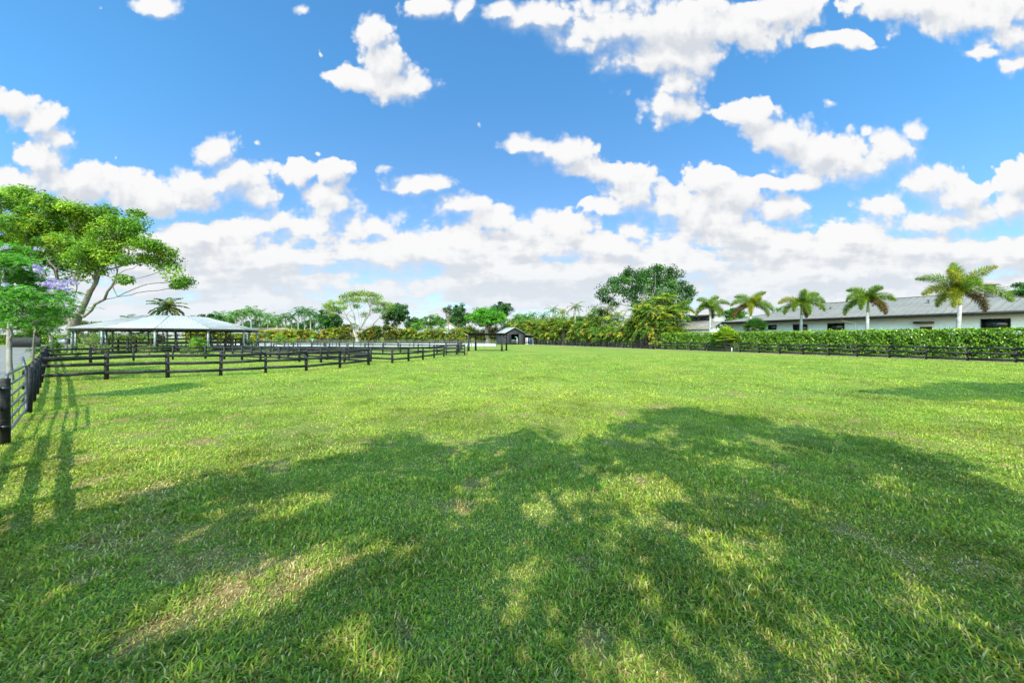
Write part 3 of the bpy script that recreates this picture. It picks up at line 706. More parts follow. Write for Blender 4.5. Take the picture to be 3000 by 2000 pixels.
# far white gabled house
o = thing('gabled_house', 'distant white house with a pale gable roof showing above the palm hedge', 'house', (-30, 158, 0), R(18))
MB().box((0, 0, 2.9), (9, 12, 5.8)).add([(-4.5, -6, 5.8), (4.5, -6, 5.8), (0, -6, 8.6), (-4.5, 6, 5.8), (4.5, 6, 5.8), (0, 6, 8.6)], [(0, 1, 2), (3, 5, 4)]).build('wall', m_white, o)
rf = MB()
for s_ in (-1, 1): rf.beam((0, 0, 8.8), (s_*5.3, 0, 5.5), 13.4, .16)
rf.build('roof', m_walkroof, o)
o = thing('red_roof_house', 'distant low house with a reddish tiled roof behind the yellow palm hedge', 'house', (-112, 158, 0), R(8))
MB().box((0, 0, 2), (22, 9, 4)).build('wall', m_wall, o)
MB().add([(-12.5, -6, 3.9), (12.5, -6, 3.9), (12.5, 6, 3.9), (-12.5, 6, 3.9), (-7, 0, 6.6), (7, 0, 6.6)], [(1, 2, 5), (3, 0, 4)], [(0, 1, 5, 4), (2, 3, 4, 5), (0, 3, 2, 1)]).build('roof', wearmat('clay_tiles', (.30, .17, .12), (.42, .26, .19), 1, .8), o)
Yq = 1000*75/(.8945*1546)
o = thing('antenna_mast', 'thin whip antenna rising behind the second palm from the right', 'antenna', (PX(2546, Yq), Yq, 0))
MB().tube([(0, 0, 0), (0, 0, 8), (0, 0, PZ(800, Yq))], [.05, .04, .02], 6).build('mast', m_galv, o)

# ------------------------------------------------------------------ vegetation materials
m_leaf = leafmat('foliage', .48, .5, .3)
m_gloss = leafmat('glossy_foliage', .3, .32, .5)
m_palm = leafmat('palm_fronds', .35, .5, .2)
m_flower = leafmat('blossom', .4, .7, .1)
m_bark = wearmat('grey_bark', (.075, .065, .055), (.21, .185, .155), 2.5, .9, (1, 1, .35), .8)
m_darkbark = wearmat('dark_bark', (.05, .04, .032), (.14, .12, .10), 2.5, .9, (1, 1, .35), .8)
m_pale = wearmat('pale_bark', (.16, .145, .125), (.36, .34, .31), 1.6, .85, (1, 1, .5), .5)
m_pinebark = wearmat('brown_bark', (.16, .10, .07), (.34, .24, .18), 2, .9, (1, 1, .4), .6)
def ringbark(t):
    P = objc(t); z = mk_sep(t, P, 2)
    n = noise(t, P, 3, 5, .6)
    r = M(t, 'FRACT', M(t, 'MULTIPLY_ADD', n, .35, M(t, 'MULTIPLY', z, 4.2)))
    f = smooth(t, r, 0, .16)
    c = mixc(t, f, (.14, .13, .12), mixc(t, smooth(t, n, .35, .65), (.27, .27, .265), (.46, .46, .45)))
    return principled(t, c, .8, 0, .2, r, .4, .02)
m_ring = material('ringed_palm_trunk', ringbark)
m_shaft = wearmat('green_crownshaft', (.18, .22, .07), (.34, .36, .16), 2, .5, bstr=.05)
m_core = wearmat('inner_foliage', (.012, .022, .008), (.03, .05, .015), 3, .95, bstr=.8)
GREEN = [(.085, .19, .022), (.12, .25, .028), (.16, .31, .033), (.06, .14, .02)]
DARK = [(.04, .11, .026), (.06, .15, .032), (.08, .19, .038), (.03, .08, .02)]
YEL = [(.17, .30, .03), (.24, .36, .035), (.13, .25, .028), (.10, .19, .022)]

def tree(name, label, base, th, rt, clusters, sub_r=.9, per=.35, nl=40, ls=.35, cols=GREEN, w=None, bark=m_bark, seed=1, cat='tree', group=None, twigs=.35, trunk=None, flat=.6, kmin=.03, wob=.08, mat=None, bias=.35, asp=.55, ntar=None, limbs='auto'):
    rng = np.random.default_rng(seed)
    o = thing(name, label, cat, (base[0], base[1], 0), 0, group)
    cl = [(c[0]-base[0], c[1]-base[1], c[2], c[3], c[4], c[5]) for c in clusters]
    if trunk is None: trunk = [(0, 0, -.2), (.05*th*rng.normal()*.3, 0, th*.5), (.08*th*rng.normal()*.3, 0, th)]
    C = blobs(rng, cl, per, sub_r)
    tg = [np.array(c[:3])-np.array((0, 0, c[5]*.25)) for c in cl]
    sel = C[rng.random(len(C)) < twigs]
    mb, _ = skeleton(rng, None, trunk, tg+list(sel), rt, wob=wob, kmin=kmin, bias=bias, limbs=limbs)
    mb.build('trunk', bark, o, True)
    V, F, c = crown(rng, C, sub_r, nl, ls, cols, w, flat, asp)
    build('crown', V, [F], mat or m_leaf, o, c)
    return o
def PC3(px, py, Y, rx, ry, dY=0, depth=1.0):
    """ellipsoid cluster seen around (px, py) at distance Y, half sizes given in photo pixels"""
    y = Y+dY; k = y/1000
    return (PX(px, y), y, PZ(py, y), rx*k, max(rx, ry)*k*depth*.8, ry*k)
def dome(rng, px0, px1, pt, pb, Y, n, depth=.8):
    """irregular dome of clusters filling a crown that spans px0..px1 and pt..pb"""
    out = []; cx = (px0+px1)/2; hw = (px1-px0)/2; h = pb-pt; n = int(n*1.3)
    for i in range(n):
        a = rng.uniform(0, PI); r = rng.uniform(.0, .74)**.6
        x = cx+hw*r*math.cos(a); y = pb-h*.30-(h*.58)*r*math.sin(a)+rng.uniform(-.05, .05)*h
        s = rng.uniform(.20, .34)
        out.append(PC3(x, y, Y, hw*s*1.15, h*s*.75, rng.uniform(-1, 1)*hw*Y/1000*depth*.7))
    return out

# ------------------------------------------------------------------ the large spreading tree on the left
rng = np.random.default_rng(77)
q = [(60,245,120,90),(190,235,140,75),(-80,260,150,90),(350,270,110,70),(480,330,110,75),(640,340,120,75),(760,400,110,85),(900,430,110,75),(1040,400,50,35),(1060,350,22,28),(150,170,45,22),
 (-100,420,140,100),(60,430,120,70),(240,430,140,60),(400,470,120,70),(560,480,130,80),(720,500,120,80),(860,520,110,85),(980,570,100,65),(1120,600,95,55),(1220,660,90,60),(1290,740,62,50),(1180,700,70,40),(1350,830,50,40),(1410,865,45,30),(1370,895,30,22),(960,840,25,16),
 (560,640,90,60),(680,650,100,70),(800,640,90,60),(640,740,60,45),(880,700,70,50),(600,810,38,28),(760,760,70,35),(1040,690,60,40),(330,640,60,60),(380,720,60,50),(200,560,90,60),(40,560,120,60),(480,740,60,50),(0,660,90,60),(300,520,110,50),(450,570,110,50),(550,560,110,50),(650,590,110,50),(750,610,110,50),(850,620,100,50),(400,650,90,50),(500,690,80,40),(150,640,110,50),(720,700,90,40),(820,690,80,40),(-80,560,120,80),(550,400,120,60),(300,370,120,60),(840,330,70,30),(1000,480,70,50)]
big = [PC3(x*.3827, 500+y*.3827, 60+rng.uniform(-4, 8), a*.3827, b*.3827) for x, y, a, b in q]
bb = (PX(207, 60), 60)
def LB(pts, Y, base, ox=0, oy=500, k=.3827): return [[(PX(ox+x*k, Y+d)-base[0], Y+d-base[1], PZ(oy+y*k, Y+d)) for x, y, d in l] for l in pts]
sl = LB([[(610,1090,0),(690,920,0),(735,860,0),(800,740,1)],[(850,820,-1),(960,760,-2),(1060,720,-3)],[(640,1120,0),(700,1070,0),(800,985,-1),(860,880,-2),(905,740,-2)],[(900,965,-2),(1010,912,-3),(1130,868,-4),(1290,860,-4)],
 [(520,1150,0),(450,1000,0),(350,830,1),(290,700,1)],[(430,760,0),(520,670,-1)],[(480,1100,1),(420,900,3),(400,700,4),(380,560,4)],[(560,1080,2),(590,900,4),(600,740,5),(560,600,5)]], 60, bb)
tree('spreading_tree', 'very large bright green tree with leaning grey limbs left of the round pavilion', bb, 3.4, .72, big, 1.55, 3.0, 120, .44,
     [(.11, .225, .02), (.165, .29, .024), (.25, .36, .03), (.065, .15, .016)], [3, 3, 2, 2], m_bark, 3, twigs=.07, kmin=.04, wob=.10, bias=.5, flat=.72, limbs=sl,
     trunk=[(0, 0, -.3), (0, 0, 1.2), (0, .1, 2.4), (0, .1, 3.4)])
# jacaranda with fine leaves and lilac flowers
def ferny(name, label, base, trunk, rt, clusters, per, cols, seed, fl=.34, nlf=13, ls=.085, bark=m_pale, twigs=.5):
    rng = np.random.default_rng(seed); o = thing(name, label, 'tree', (base[0], base[1], 0))
    cl = [(c[0]-base[0], c[1]-base[1], *c[2:]) for c in clusters]
    C = blobs(rng, cl, per, .3); k = len(C)
    mb, _ = skeleton(rng, None, trunk, [np.array(c[:3]) for c in cl]+list(C[rng.random(k) < twigs]), rt, kmin=.007, wob=.12, nside=6, bias=.3)
    mb.build('trunk', bark, o, True)
    nf = 9; P0 = np.repeat(C, nf, 0)+rng.normal(size=(k*nf, 3))*.12
    d = rng.normal(size=P0.shape); d[:, 2] = d[:, 2]*.45-.1; d = unit(d)
    side = unit(np.cross(d, (0, 0, 1.))); L_ = fl*rng.uniform(.6, 1.3, (len(P0), 1)); base_c = pal(rng, len(P0), cols, None, .2)
    Ps, Ns, Cs = [], [], []
    for j in range(nlf):
        s = (j+1)/nlf; p = P0+d*L_*s+np.array((0, 0, -.35))*(s**2)*L_
        for g_ in (-1, 1):
            w_ = .30*L_*math.sin(PI*min(.95, s*.85+.12)); Ps.append(p+side*g_*w_*.5); Ns.append(np.tile((0, 0, 1.), (len(p), 1))+rng.normal(size=p.shape)*.35); Cs.append(base_c)
    P = np.concatenate(Ps); V, F, c = leaves(P, np.concatenate(Ns), ls*rng.uniform(.8, 1.4, len(P)), ls*.5, rng, np.concatenate(Cs))
    build('crown', V, [F], m_leaf, o, c)
    return o, rng
JY = 16.5
q = [(60,600,150,45),(20,720,150,60),(120,700,140,45),(150,780,120,50),(40,830,170,60),(200,870,110,50),(290,880,80,30),(330,950,90,40),(90,950,140,50),(220,990,120,50),(380,1030,90,35),(500,1010,70,30),(60,1080,120,50),(400,1110,90,35),(300,1090,90,40),(560,1060,60,22),(520,940,60,16),(440,960,70,25),(130,1170,90,35),(10,1150,100,60),(-120,700,160,90),(-130,900,160,90),(-100,1100,150,80),(250,1170,90,30),(30,1000,110,60)]
rng = np.random.default_rng(9)
jac = [PC3(x*.3827, 500+y*.3827, JY+rng.uniform(-1.8, 1.8), a*.3827, b*.3827) for x, y, a, b in q]
jb = (PX(32, 16.6), 16.6)
o, rng = ferny('jacaranda_tree', 'feathery jacaranda tree with lilac flower clusters and a thin pale trunk at the left edge', jb, [(0, 0, -.2), (-.08, 0, .9), (-.16, .05, 1.9), (-.28, .1, 2.9)], .10, jac, 42, [(.11, .30, .05), (.15, .37, .055), (.20, .43, .065), (.08, .23, .045)], 31)
fc = [PC3(x*.3827, 500+y*.3827, JY-.5+rng.uniform(-1, 1), a*.3827, b*.3827) for x, y, a, b in [(340,880,45,28),(400,850,45,32),(450,890,50,35),(540,860,36,32),(500,910,40,20),(260,750,50,28),(300,610,26,20),(60,600,28,18),(400,930,40,18),(290,780,30,25),(80,880,40,14),(470,870,50,24)]]
C = blobs(rng, [(c[0]-jb[0], c[1]-jb[1], *c[2:]) for c in fc], 260, .1)
V, F, c = crown(rng, C, .10, 13, .06, [(.42, .30, .78), (.52, .41, .84), (.34, .23, .70), (.62, .54, .88)], None, .9, .8)
build('blossom', V, [F], m_flower, o, c)
# young feathery trees by the driveway behind the jacaranda
for i, (px, Y, t, lab, sd_) in enumerate(((95, 24, 750, 'slim young feathery tree just behind the jacaranda, beside the driveway', 41), (150, 33, 900, 'feathery green sapling by the driveway fence, between jacaranda and pavilion', 42))):
    rng = np.random.default_rng(sd_); b = (PX(px, Y), Y); w = 85 if i == 0 else 60
    cl = [PC3(px+rng.uniform(-w, w), t+130+rng.uniform(-60, 60), Y, 34, 22, rng.uniform(-1, 1)) for _ in range(14 if i == 0 else 8)]
    ferny('young_tree', lab, b, [(0, 0, -.1), (.05, 0, 1.2), (0, .1, 2.4)], .07, cl, 7, [(.05, .15, .025), (.08, .21, .03), (.035, .10, .02)], sd_, .42, 10, .13, m_bark)

# ------------------------------------------------------------------ unseen trees behind and above the camera that shade the lawn
def inpoly(x, y, P):
    c = False; j = len(P)-1
    for i in range(len(P)):
        if (P[i][1] > y) != (P[j][1] > y) and x < (P[j][0]-P[i][0])*(y-P[i][1])/(P[j][1]-P[i][1])+P[i][0]: c = not c
        j = i
    return c
def dsp(pts): return [G(x*SX, y*SX) for x, y in pts]
shade_poly = dsp([(-700,1200),(0,1230),(130,1190),(250,1165),(330,1150),(430,1120),(540,1095),(640,1062),(740,1055),(850,1030),(900,1008),(980,1022),(1080,1030),(1180,1000),(1240,995),(1290,1030),(1370,1035),(1350,1012),(1430,1000),(1410,980),(1510,955),(1500,945),(1590,937),(1690,958),(1780,975),(1880,990),(2000,1010),(2060,1030),(2160,1050),(2240,1062),(2130,1072),(2200,1095),(2352,1135),(2600,1200),(2900,1300)])+[(9, 0), (7, -5), (-6, -5), (-8, 2)]
holes = [(560,1330,40,30),(1850,1180,34,12),(2150,1230,30,10),(1060,1130,20,8),(760,1260,62,36),(700,1310,55,60),(640,1390,50,60),(1170,1310,40,22),(1210,1350,35,25),(1500,1480,75,42),(1360,1480,36,48),(880,1520,50,34),(820,1560,60,40),(1440,1108,75,22),(1520,1130,30,18),(1610,1065,30,12),(1530,1010,40,10),(1640,1230,45,25),(1690,1265,60,26),(1720,1290,40,18),(1500,1195,35,18),(1900,1420,40,16),(2060,1345,45,20),(1660,1350,30,20),(1760,1065,28,8),(2010,1100,40,8),(2300,1330,55,22),(400,1420,28,22),(1780,1440,26,16),(1000,1420,30,16),(1250,1180,30,12),(1350,1075,30,10)]
hg = []
for (x, y, a, b) in holes:
    gx, gy = G(x*SX, y*SX); gx2, _ = G((x+a)*SX, y*SX); _, gyn = G(x*SX, (y-b)*SX); hg.append((gx, gy, gx2-gx, gyn-gy))
rq = np.random.default_rng(55)
for _ in range(60):
    X_, Y_ = rq.uniform(-6, 11), rq.uniform(2.2, 8.6); r_ = rq.uniform(.02, .16); hg.append((X_, Y_, r_*1.3, r_))
def shade_tree(name, label, base, trunk, rt, poly, holes, n, zr, seed, r=.42, nl=60, ls=.17):
    rng = np.random.default_rng(seed); xs = [p[0] for p in poly]; ys = [p[1] for p in poly]; C = []
    tries = 0
    while len(C) < n and tries < n*60:
        tries += 1
        x, y = rng.uniform(max(min(xs), -15), min(max(xs), 24)), rng.uniform(min(ys), max(ys))
        if not inpoly(x, y, poly): continue
        if any(((x-a)/(c*1.0+.17))**2+((y-b)/(d*1.0+.17))**2 < 1 for a, b, c, d in holes): continue
        z = rng.uniform(*zr); p = unshadow(x, y, z)
        if p[1] > 0 and (z-CAMZ) < p[1]*1.04+.55: 
            z = zr[1]; p = unshadow(x, y, z)
            if p[1] > 0 and (z-CAMZ) < p[1]*1.02+.5 and abs(p[0]) < 1.6*p[1]+.6: continue
        C.append(p)
    C = np.array(C)-np.array((base[0], base[1], 0))
    o = thing(name, label, 'tree', (base[0], base[1], 0))
    mb, _ = skeleton(rng, None, trunk, list(C[rng.random(len(C)) < .12]), rt, kmin=.01, wob=.08, bias=.05)
    mb.build('trunk', m_bark, o, True)
    V, F, c = crown(rng, C, r, nl, ls, GREEN, None, .7, .6)
    build('crown', V, [F], m_leaf, o, c)
    return o
shade_tree('shade_tree', 'broad tree behind the viewpoint that casts the large shadow over the near lawn', (1.5, -6.0), [(0, 0, -.3), (.1, .2, 1.5), (.1, .4, 3.2), (.2, .9, 5)], .26, shade_poly, hg, 1330, (7.6, 10.2), 51, .45, 80, .2)
rp = dsp([(1960,900),(2080,893),(2180,878),(2352,880),(2700,890),(2700,930),(2352,925),(2280,918),(2150,918),(2050,905)])
shade_tree('shade_tree', 'tree out of view that casts the long shadow at the right edge of the lawn', (20, 0), [(0, 0, -.3), (0, .2, 2), (0, .4, 4), (-.3, 1.0, 6)], .3, rp, [], 430, (9.5, 12), 52, .45, 55, .2)
lp = dsp([(150,900),(250,890),(330,880),(430,880),(445,890),(380,900),(300,905),(180,908)])
shade_tree('shade_tree', 'tree out of view that shades the grass in front of the left paddock corner', (-19, 2), [(0, 0, -.3), (0, .2, 2), (0, .4, 4), (.2, .8, 6)], .25, lp, [], 130, (9, 10.5), 53, .4, 50, .2)

# ------------------------------------------------------------------ palms
def frond(rng, L, e0, e1, nlf, ll, lw, mode='pinnate', col=((.06, .14, .03),), az=0, twist=0, rows=2, droop=.5):
    """one palm frond growing from the origin; leaflets are slim double-ended blades"""
    n = nlf; s = np.linspace(.12, 1, n); el = e0+(e1-e0)*s**1.15
    ds = L/n; x = np.cumsum(np.cos(el))*ds; z = np.cumsum(np.sin(el))*ds; P = np.stack([x, np.zeros(n), z], 1)
    T = np.stack([np.cos(el), np.zeros(n), np.sin(el)], 1); U = np.stack([-np.sin(el), np.zeros(n), np.cos(el)], 1); Sd = np.array((0, 1., 0))
    prof = np.sin(PI*np.clip(s*.88+.10, 0, 1))**.6
    PP, TT, WW = [], [], []
    for r_ in range(rows):
        if mode == 'foxtail': an = 2*PI*r_/rows+rng.uniform(-.3, .3, n)
        else: an = np.full(n, (.35 if r_ % 2 == 0 else PI-.35))+rng.uniform(-.22, .22, n)
        D = np.cos(an)[:, None]*Sd+np.sin(an)[:, None]*U+T*rng.uniform(.45, .8, (n, 1))+np.array((0, 0, -droop))*rng.uniform(.6, 1.2, (n, 1))
        PP.append(P+T*rng.uniform(-.5, .5, (n, 1))*ds); TT.append(unit(D)); WW.append(ll*prof*rng.uniform(.8, 1.15, n))
    P_ = np.concatenate(PP); D_ = np.concatenate(TT); L_ = np.concatenate(WW)[:, None]
    b = unit(np.cross(D_, rng.normal(size=D_.shape)*.5+np.array((0, 0, 1.))))
    mid = P_+D_*L_*.45; tip = P_+D_*L_+np.array((0, 0, -.22*droop))*L_
    V = np.stack([P_, mid+b*lw/2, tip, mid-b*lw/2], 1).reshape(-1, 3); k = len(P_)
    F = np.arange(4*k).reshape(k, 4)
    c = np.repeat(pal(rng, k, col, None, .12), 4, 0)
    # rachis
    mb = MB().tube(np.concatenate([[(0, 0, 0)], P]), np.linspace(.035, .01, n+1)*L/2.5, 5, cap=False)
    V2 = np.concatenate(mb.V); F2 = np.concatenate(mb.F4)
    rc = np.tile(np.array(col[0])*1.3+.02, (len(V2), 1))
    V = np.concatenate([V, V2]); F = np.concatenate([F, F2+4*k]); c = np.concatenate([c, rc])
    ca, sa = math.cos(az), math.sin(az)
    V = V @ np.array([(ca, sa, 0), (-sa, ca, 0), (0, 0, 1)])
    return V, F, c
FOXC = [(.12, .20, .03), (.17, .26, .035), (.24, .32, .04)]; FOXY = [(.30, .30, .03), (.42, .36, .04), (.20, .24, .03)]; FOXB = [(.16, .09, .04), (.26, .15, .05), (.12, .11, .04)]
def foxtail(label, base, zh, L, nf, seed, lean=(0, 0), yel=1, brn=1, up=True, az0=None, e1s=0):
    rng = np.random.default_rng(seed); o = thing('foxtail_palm', label, 'palm tree', (base[0], base[1], 0), 0, 'foxtail palms in a row behind the hedge')
    zs = zh-1.45
    MB().tube([(0, 0, -.1), (lean[0]*.2, lean[1]*.2, zs*.3), (lean[0]*.6, lean[1]*.6, zs*.7), (*lean, zs)], [.20, .19, .17, .13], 14).build('trunk', m_ring, o, True)
    MB().tube([(*lean, zs-.02), (*lean, zs+.25), (*lean, zs+.9), (lean[0], lean[1], zh+.1)], [.145, .15, .11, .05], 12).build('crownshaft', m_shaft, o, True)
    order = rng.permutation(nf); gold = seed == 1
    for i in range(nf):
        f = i/nf; az = 2.4*i+rng.uniform(-.25, .25)+seed
        e0 = R(88)-f*R(80)+R(rng.uniform(-8, 8)); e1 = max(e0-R(88)-R(62)*f-R(22)*rng.random()+R(e1s), R(-96))
        Lf = L*rng.uniform(.85, 1.08)
        col = FOXC
        if i in (2, 5)[:yel] or (gold and i in (1, 6, 8)): col = FOXY
        elif i >= nf-3 and rng.random() < .75: col = FOXY if rng.random() < .5 else FOXC
        if brn and i == nf-1: col = FOXB
        V, F, c = frond(rng, Lf, e0, e1, 50, .66*L/3, .05, 'foxtail', col, az, rows=11, droop=.25)
        fo = build('frond', V, [F], m_palm, o, c, loc=(lean[0], lean[1], zh-.05+.1*(1-f)))
    return o
def DX(px, D=57): Y = 1000*D/(.8945*(px-1000)); return (PX(px, Y), Y)
foxtail('rightmost foxtail palm, its wide crown holding yellow and brown fronds', DX(2803), 6.9, 3.6, 11, 1, (.35, 0), 2, 1, e1s=34)
foxtail('second foxtail palm from the right, in front of the thin antenna', DX(2538), 6.65, 3.0, 10, 2, (.2, 0), 1, 1)
foxtail('foxtail palm in front of the middle house window, third from the right', DX(2345), 6.7, 3.2, 10, 4, (.15, 0), 1, 1)
foxtail('fourth foxtail palm from the right, before the far end of the long house', DX(2200), 7.1, 3.4, 10, 6, (0, 0), 1, 1)
foxtail('foxtail palm beside the clerestory window, fifth from the right', DX(2078), 7.3, 3.4, 9, 7, (.2, 0), 0, 1)
foxtail('leftmost foxtail palm of the row, yellowish fronds, in front of the large dark tree', DX(1985), 7.1, 3.4, 9, 9, (0, 0), 2, 0)

def palm(name, label, base, h, L, nf, seed, cols, lean=(0, 0), group=None, e0=(80, -25), dr=(60, 95), ll=.8, lw=.12, nlf=16, r=.18, bark=m_bark, droop=.55, trunk=True, nstem=1):
    rng = np.random.default_rng(seed); o = thing(name, label, 'palm tree', (base[0], base[1], 0), 0, group)
    MB().tube([(0, 0, -.1), (lean[0]*.3, lean[1]*.3, h*.45), (lean[0], lean[1], h)], [r*1.2, r, r*.75], 8).build('trunk', bark, o, True)
    VV, FF, CC, k = [], [], [], 0
    for i in range(nf):
        f = (i+.5)/nf; a = R(e0[0]+(e0[1]-e0[0])*f)
        cset = cols[0] if rng.random() < .75 or len(cols) == 1 else cols[1]
        V, F, c = frond(rng, L*rng.uniform(.85, 1.1), a, a-R(rng.uniform(*dr)), nlf, ll, lw, 'pinnate', cset, 2.4*i+rng.uniform(-.3, .3), droop=droop)
        VV.append(V+np.array((lean[0], lean[1], h))); FF.append(F+k); CC.append(c); k += len(V)
    build('crown', np.concatenate(VV), [np.concatenate(FF)], m_palm, o, np.concatenate(CC)); return o
PG = [(.11, .24, .05), (.15, .29, .07), (.08, .18, .04)]; PDK = [(.06, .14, .055), (.08, .17, .065), (.11, .21, .07)]; PY = [(.30, .30, .04), (.22, .26, .04)]
palm('coconut_palm', 'coconut palm whose crown rises behind the round pavilion roof', (PX(490, 84), 84), PZ(900, 84), 4.3, 19, 61, [[(.12, .19, .045), (.17, .23, .06), (.08, .14, .04)], [(.28, .26, .07)]], ll=1.0, lw=.3, nlf=34)
palm('tall_palm', 'lone tall palm standing against the sky above the palm hedge right of the shed', (PX(1685, 88), 88), PZ(900, 88), 2.9, 12, 62, [PG, [(.22, .17, .10)]], r=.17, bark=m_pale, nlf=18, lw=.14, ll=.7)
fp = [(1620, 905, 104), (1560, 920, 112), (1592, 922, 109), (1648, 912, 101), (1535, 926, 116), (1512, 928, 120), (1780, 903, 84)]
fl = ['palm with dark arching crown above the palm hedge, right of the shed', 'palm above the palm hedge just right of the bright green tree', 'low palm crown in the palm hedge between two taller ones right of the shed', 'yellowish palm crown left of the lone tall palm', 'small palm crown above the shed roof on its right', 'small palm crown above the ridge of the shed', 'yellow green palm left of the giant palm clump']
for i, (px, py, Y) in enumerate(fp):
    palm('hedge_palm', fl[i], (PX(px, Y), Y), PZ(py, Y)-.3, 2.6, 13, 70+i, [PY if i in (3, 6) else PG, PG], group='palms above the palm hedge', nlf=14, lw=.16, ll=.75)
lp_ = [(640, 925, 150), (668, 930, 158), (690, 920, 150), (712, 916, 150), (736, 911, 148), (760, 922, 155), (785, 930, 150), (812, 934, 150), (836, 930, 152), (855, 928, 158), (874, 914, 150), (893, 912, 152), (910, 918, 148), (925, 925, 150)]
ln_ = ['just right of the pavilion roof', 'second right of the pavilion roof', 'third right of the pavilion roof', 'fourth right of the pavilion roof', 'tallest of those beside the pavilion roof', 'right of the tallest one beside the pavilion', 'above the bright yellow bush', 'low one in the middle of the group', 'dark slim one starting the far cluster', 'brownish one of the far cluster', 'tall dark one of the far cluster', 'tallest dark one of the far cluster', 'pale one leaning right in the far cluster', 'last one, next to the dark green tree']
for i, (px, py, Y) in enumerate(lp_):
    palm('distant_palm', 'distant feathery palm behind the yellow palm hedge, '+ln_[i], (PX(px, Y), Y), PZ(py, Y), 4.4, 14, 90+i, [PDK if 8 <= i <= 12 else PG, [(.20, .16, .10)] if i == 9 else PG], group='distant palms', nlf=13, lw=.26, ll=1.35, droop=1.0 if i < 8 else .5, r=.24, bark=m_pale)
palm('distant_palm', 'small dark palm tip showing above the left slope of the pavilion roof', (PX(378, 120), 120), PZ(932, 120), 3., 12, 110, [PDK], group='distant palms', nlf=12, lw=.25, ll=1.)
palm('distant_palm', 'small palm tip peeking over the long house roof, between third and fourth foxtail palm', (PX(2282, 88), 88), PZ(908, 88), 2.2, 12, 111, [PG], group='distant palms', nlf=12, lw=.2, ll=.7)

# ------------------------------------------------------------------ clumping areca palms: hedges made of many arching fronds
def areca(rng, base, h, rad, nst, per, cols, w, L=2.2, nlf=12, ll=.5, lw=.11, droop=.5):
    VV, FF, CC, k = [], [], [], 0; st = MB()
    for s in range(nst):
        a, r_ = rng.uniform(0, 2*PI), rad*math.sqrt(rng.random())
        x, y = base[0]+r_*math.cos(a), base[1]+r_*math.sin(a); hs = h*rng.uniform(.25, .86)
        st.tube([(x*.98+base[0]*.02, y, -.1), (x, y, hs)], [.05, .035], 5, cap=False)
        for i in range(per):
            e = R(rng.uniform(15, 85)); cs = cols[rng.choice(len(cols), p=np.array(w)/sum(w))]
            V, F, c = frond(rng, L*rng.uniform(.7, 1.15), e, e-R(rng.uniform(60, 120)), nlf, ll, lw, 'pinnate', cs, rng.uniform(0, 2*PI), droop=droop)
            VV.append(V+np.array((x, y, hs-rng.uniform(0, .5)))); FF.append(F+k); CC.append(c); k += len(V)
    return np.concatenate(VV), np.concatenate(FF), np.concatenate(CC), st
AG = [(.12, .22, .03), (.17, .28, .036), (.08, .16, .026)]; AY = [(.46, .42, .04), (.32, .36, .04), (.55, .48, .05)]; AO = [(.50, .33, .04), (.42, .26, .05), (.42, .32, .06)]; AB = [(.20, .17, .06), (.15, .15, .04)]
def areca_hedge(label, pts, hs, nst, per, w, seed, **kw):
    rng = np.random.default_rng(seed); o = thing('palm_hedge', label, 'palm hedge', (0, 0, 0)); VV, FF, CC, k = [], [], [], 0; sm = MB()
    for (x, y), h in zip(pts, hs):
        V, F, c, st = areca(rng, (x, y), h*rng.uniform(.88, 1.1), 1.7, nst, per, [AG, AY, AO, AB], w, **kw)
        VV.append(V); FF.append(F+k); CC.append(c); k += len(V); sm.add(np.concatenate(st.V), f4=np.concatenate(st.F4))
    build('foliage', np.concatenate(VV), [np.concatenate(FF)], m_palm, o, np.concatenate(CC)); tag(sm.build('stems', m_darkbark, o), kind='stuff')
    return o
def HT(px, py, Y): return PZ(py, Y)
pts = [(PX(p, 126), 126+math.sin(p)*.8) for p in range(560, 1010, 22)]
areca_hedge('yellow areca palm hedge behind the white arena, left of the pale barked tree', pts, [5.2 if x < PX(950, 126) else 6.4 for x, _ in pts], 18, 8, [4, 4.2, 1.2, .5], 201, L=2.0, nlf=9, ll=.75, lw=.24)
pts = [(PX(p, 126), 126+math.sin(p)*.8) for p in range(1010, 1190, 20)]
areca_hedge('taller orange tinted areca palm hedge directly behind the pale barked tree', pts, [6.8+.7*math.sin(i*1.7) for i in range(len(pts))], 16, 8, [5, 2.6, 1.6, 1.0], 202, L=2.2, nlf=9, ll=.75, lw=.24)
pts = [(PX(p, 124), 124+math.sin(p)*.8) for p in range(1190, 1560, 20)]
areca_hedge('green and orange areca palm hedge between the pale barked tree and the black shed', pts, [5.6+.8*math.sin(i*2.1) for i in range(len(pts))], 16, 8, [6, 2.2, 1.0, .8], 203, L=2.2, nlf=9, ll=.75, lw=.24)
pts, hh = [], []
for s in np.arange(49, 112, 2.2):
    p = RP(s, 53.3+.4*math.sin(s)); Y = p[1]; px = 1500+p[0]/Y*1000
    pts.append(p); hh.append(np.interp(px, [1500, 1540, 1620, 1700, 1740, 1800, 1850], [7.0, 8.2, 8.3, 6.4, 5.0, 4.9, 6.5]))
areca_hedge('tall green areca palm hedge running from the shed along the right side of the lawn', pts, hh, 18, 9, [9, 1.6, .35, .8], 204, L=2.2, nlf=11, ll=.62, lw=.14)
pts2 = [RP(s, 57.5) for s in np.arange(62, 112, 3)]
areca_hedge('second row of areca palms rising behind the tall hedge, right of the shed', pts2, [8.6+math.sin(i*1.3) for i in range(len(pts2))], 18, 8, [8, 1.5, .2, .6], 205, L=2.4, nlf=10, ll=.7, lw=.17)
cl_ = [RP(s, D) for s, D in ((44.5, 53), (46.5, 52.2), (48.5, 53), (46, 55.5), (43, 54.5), (49.5, 55), (47.8, 57))]
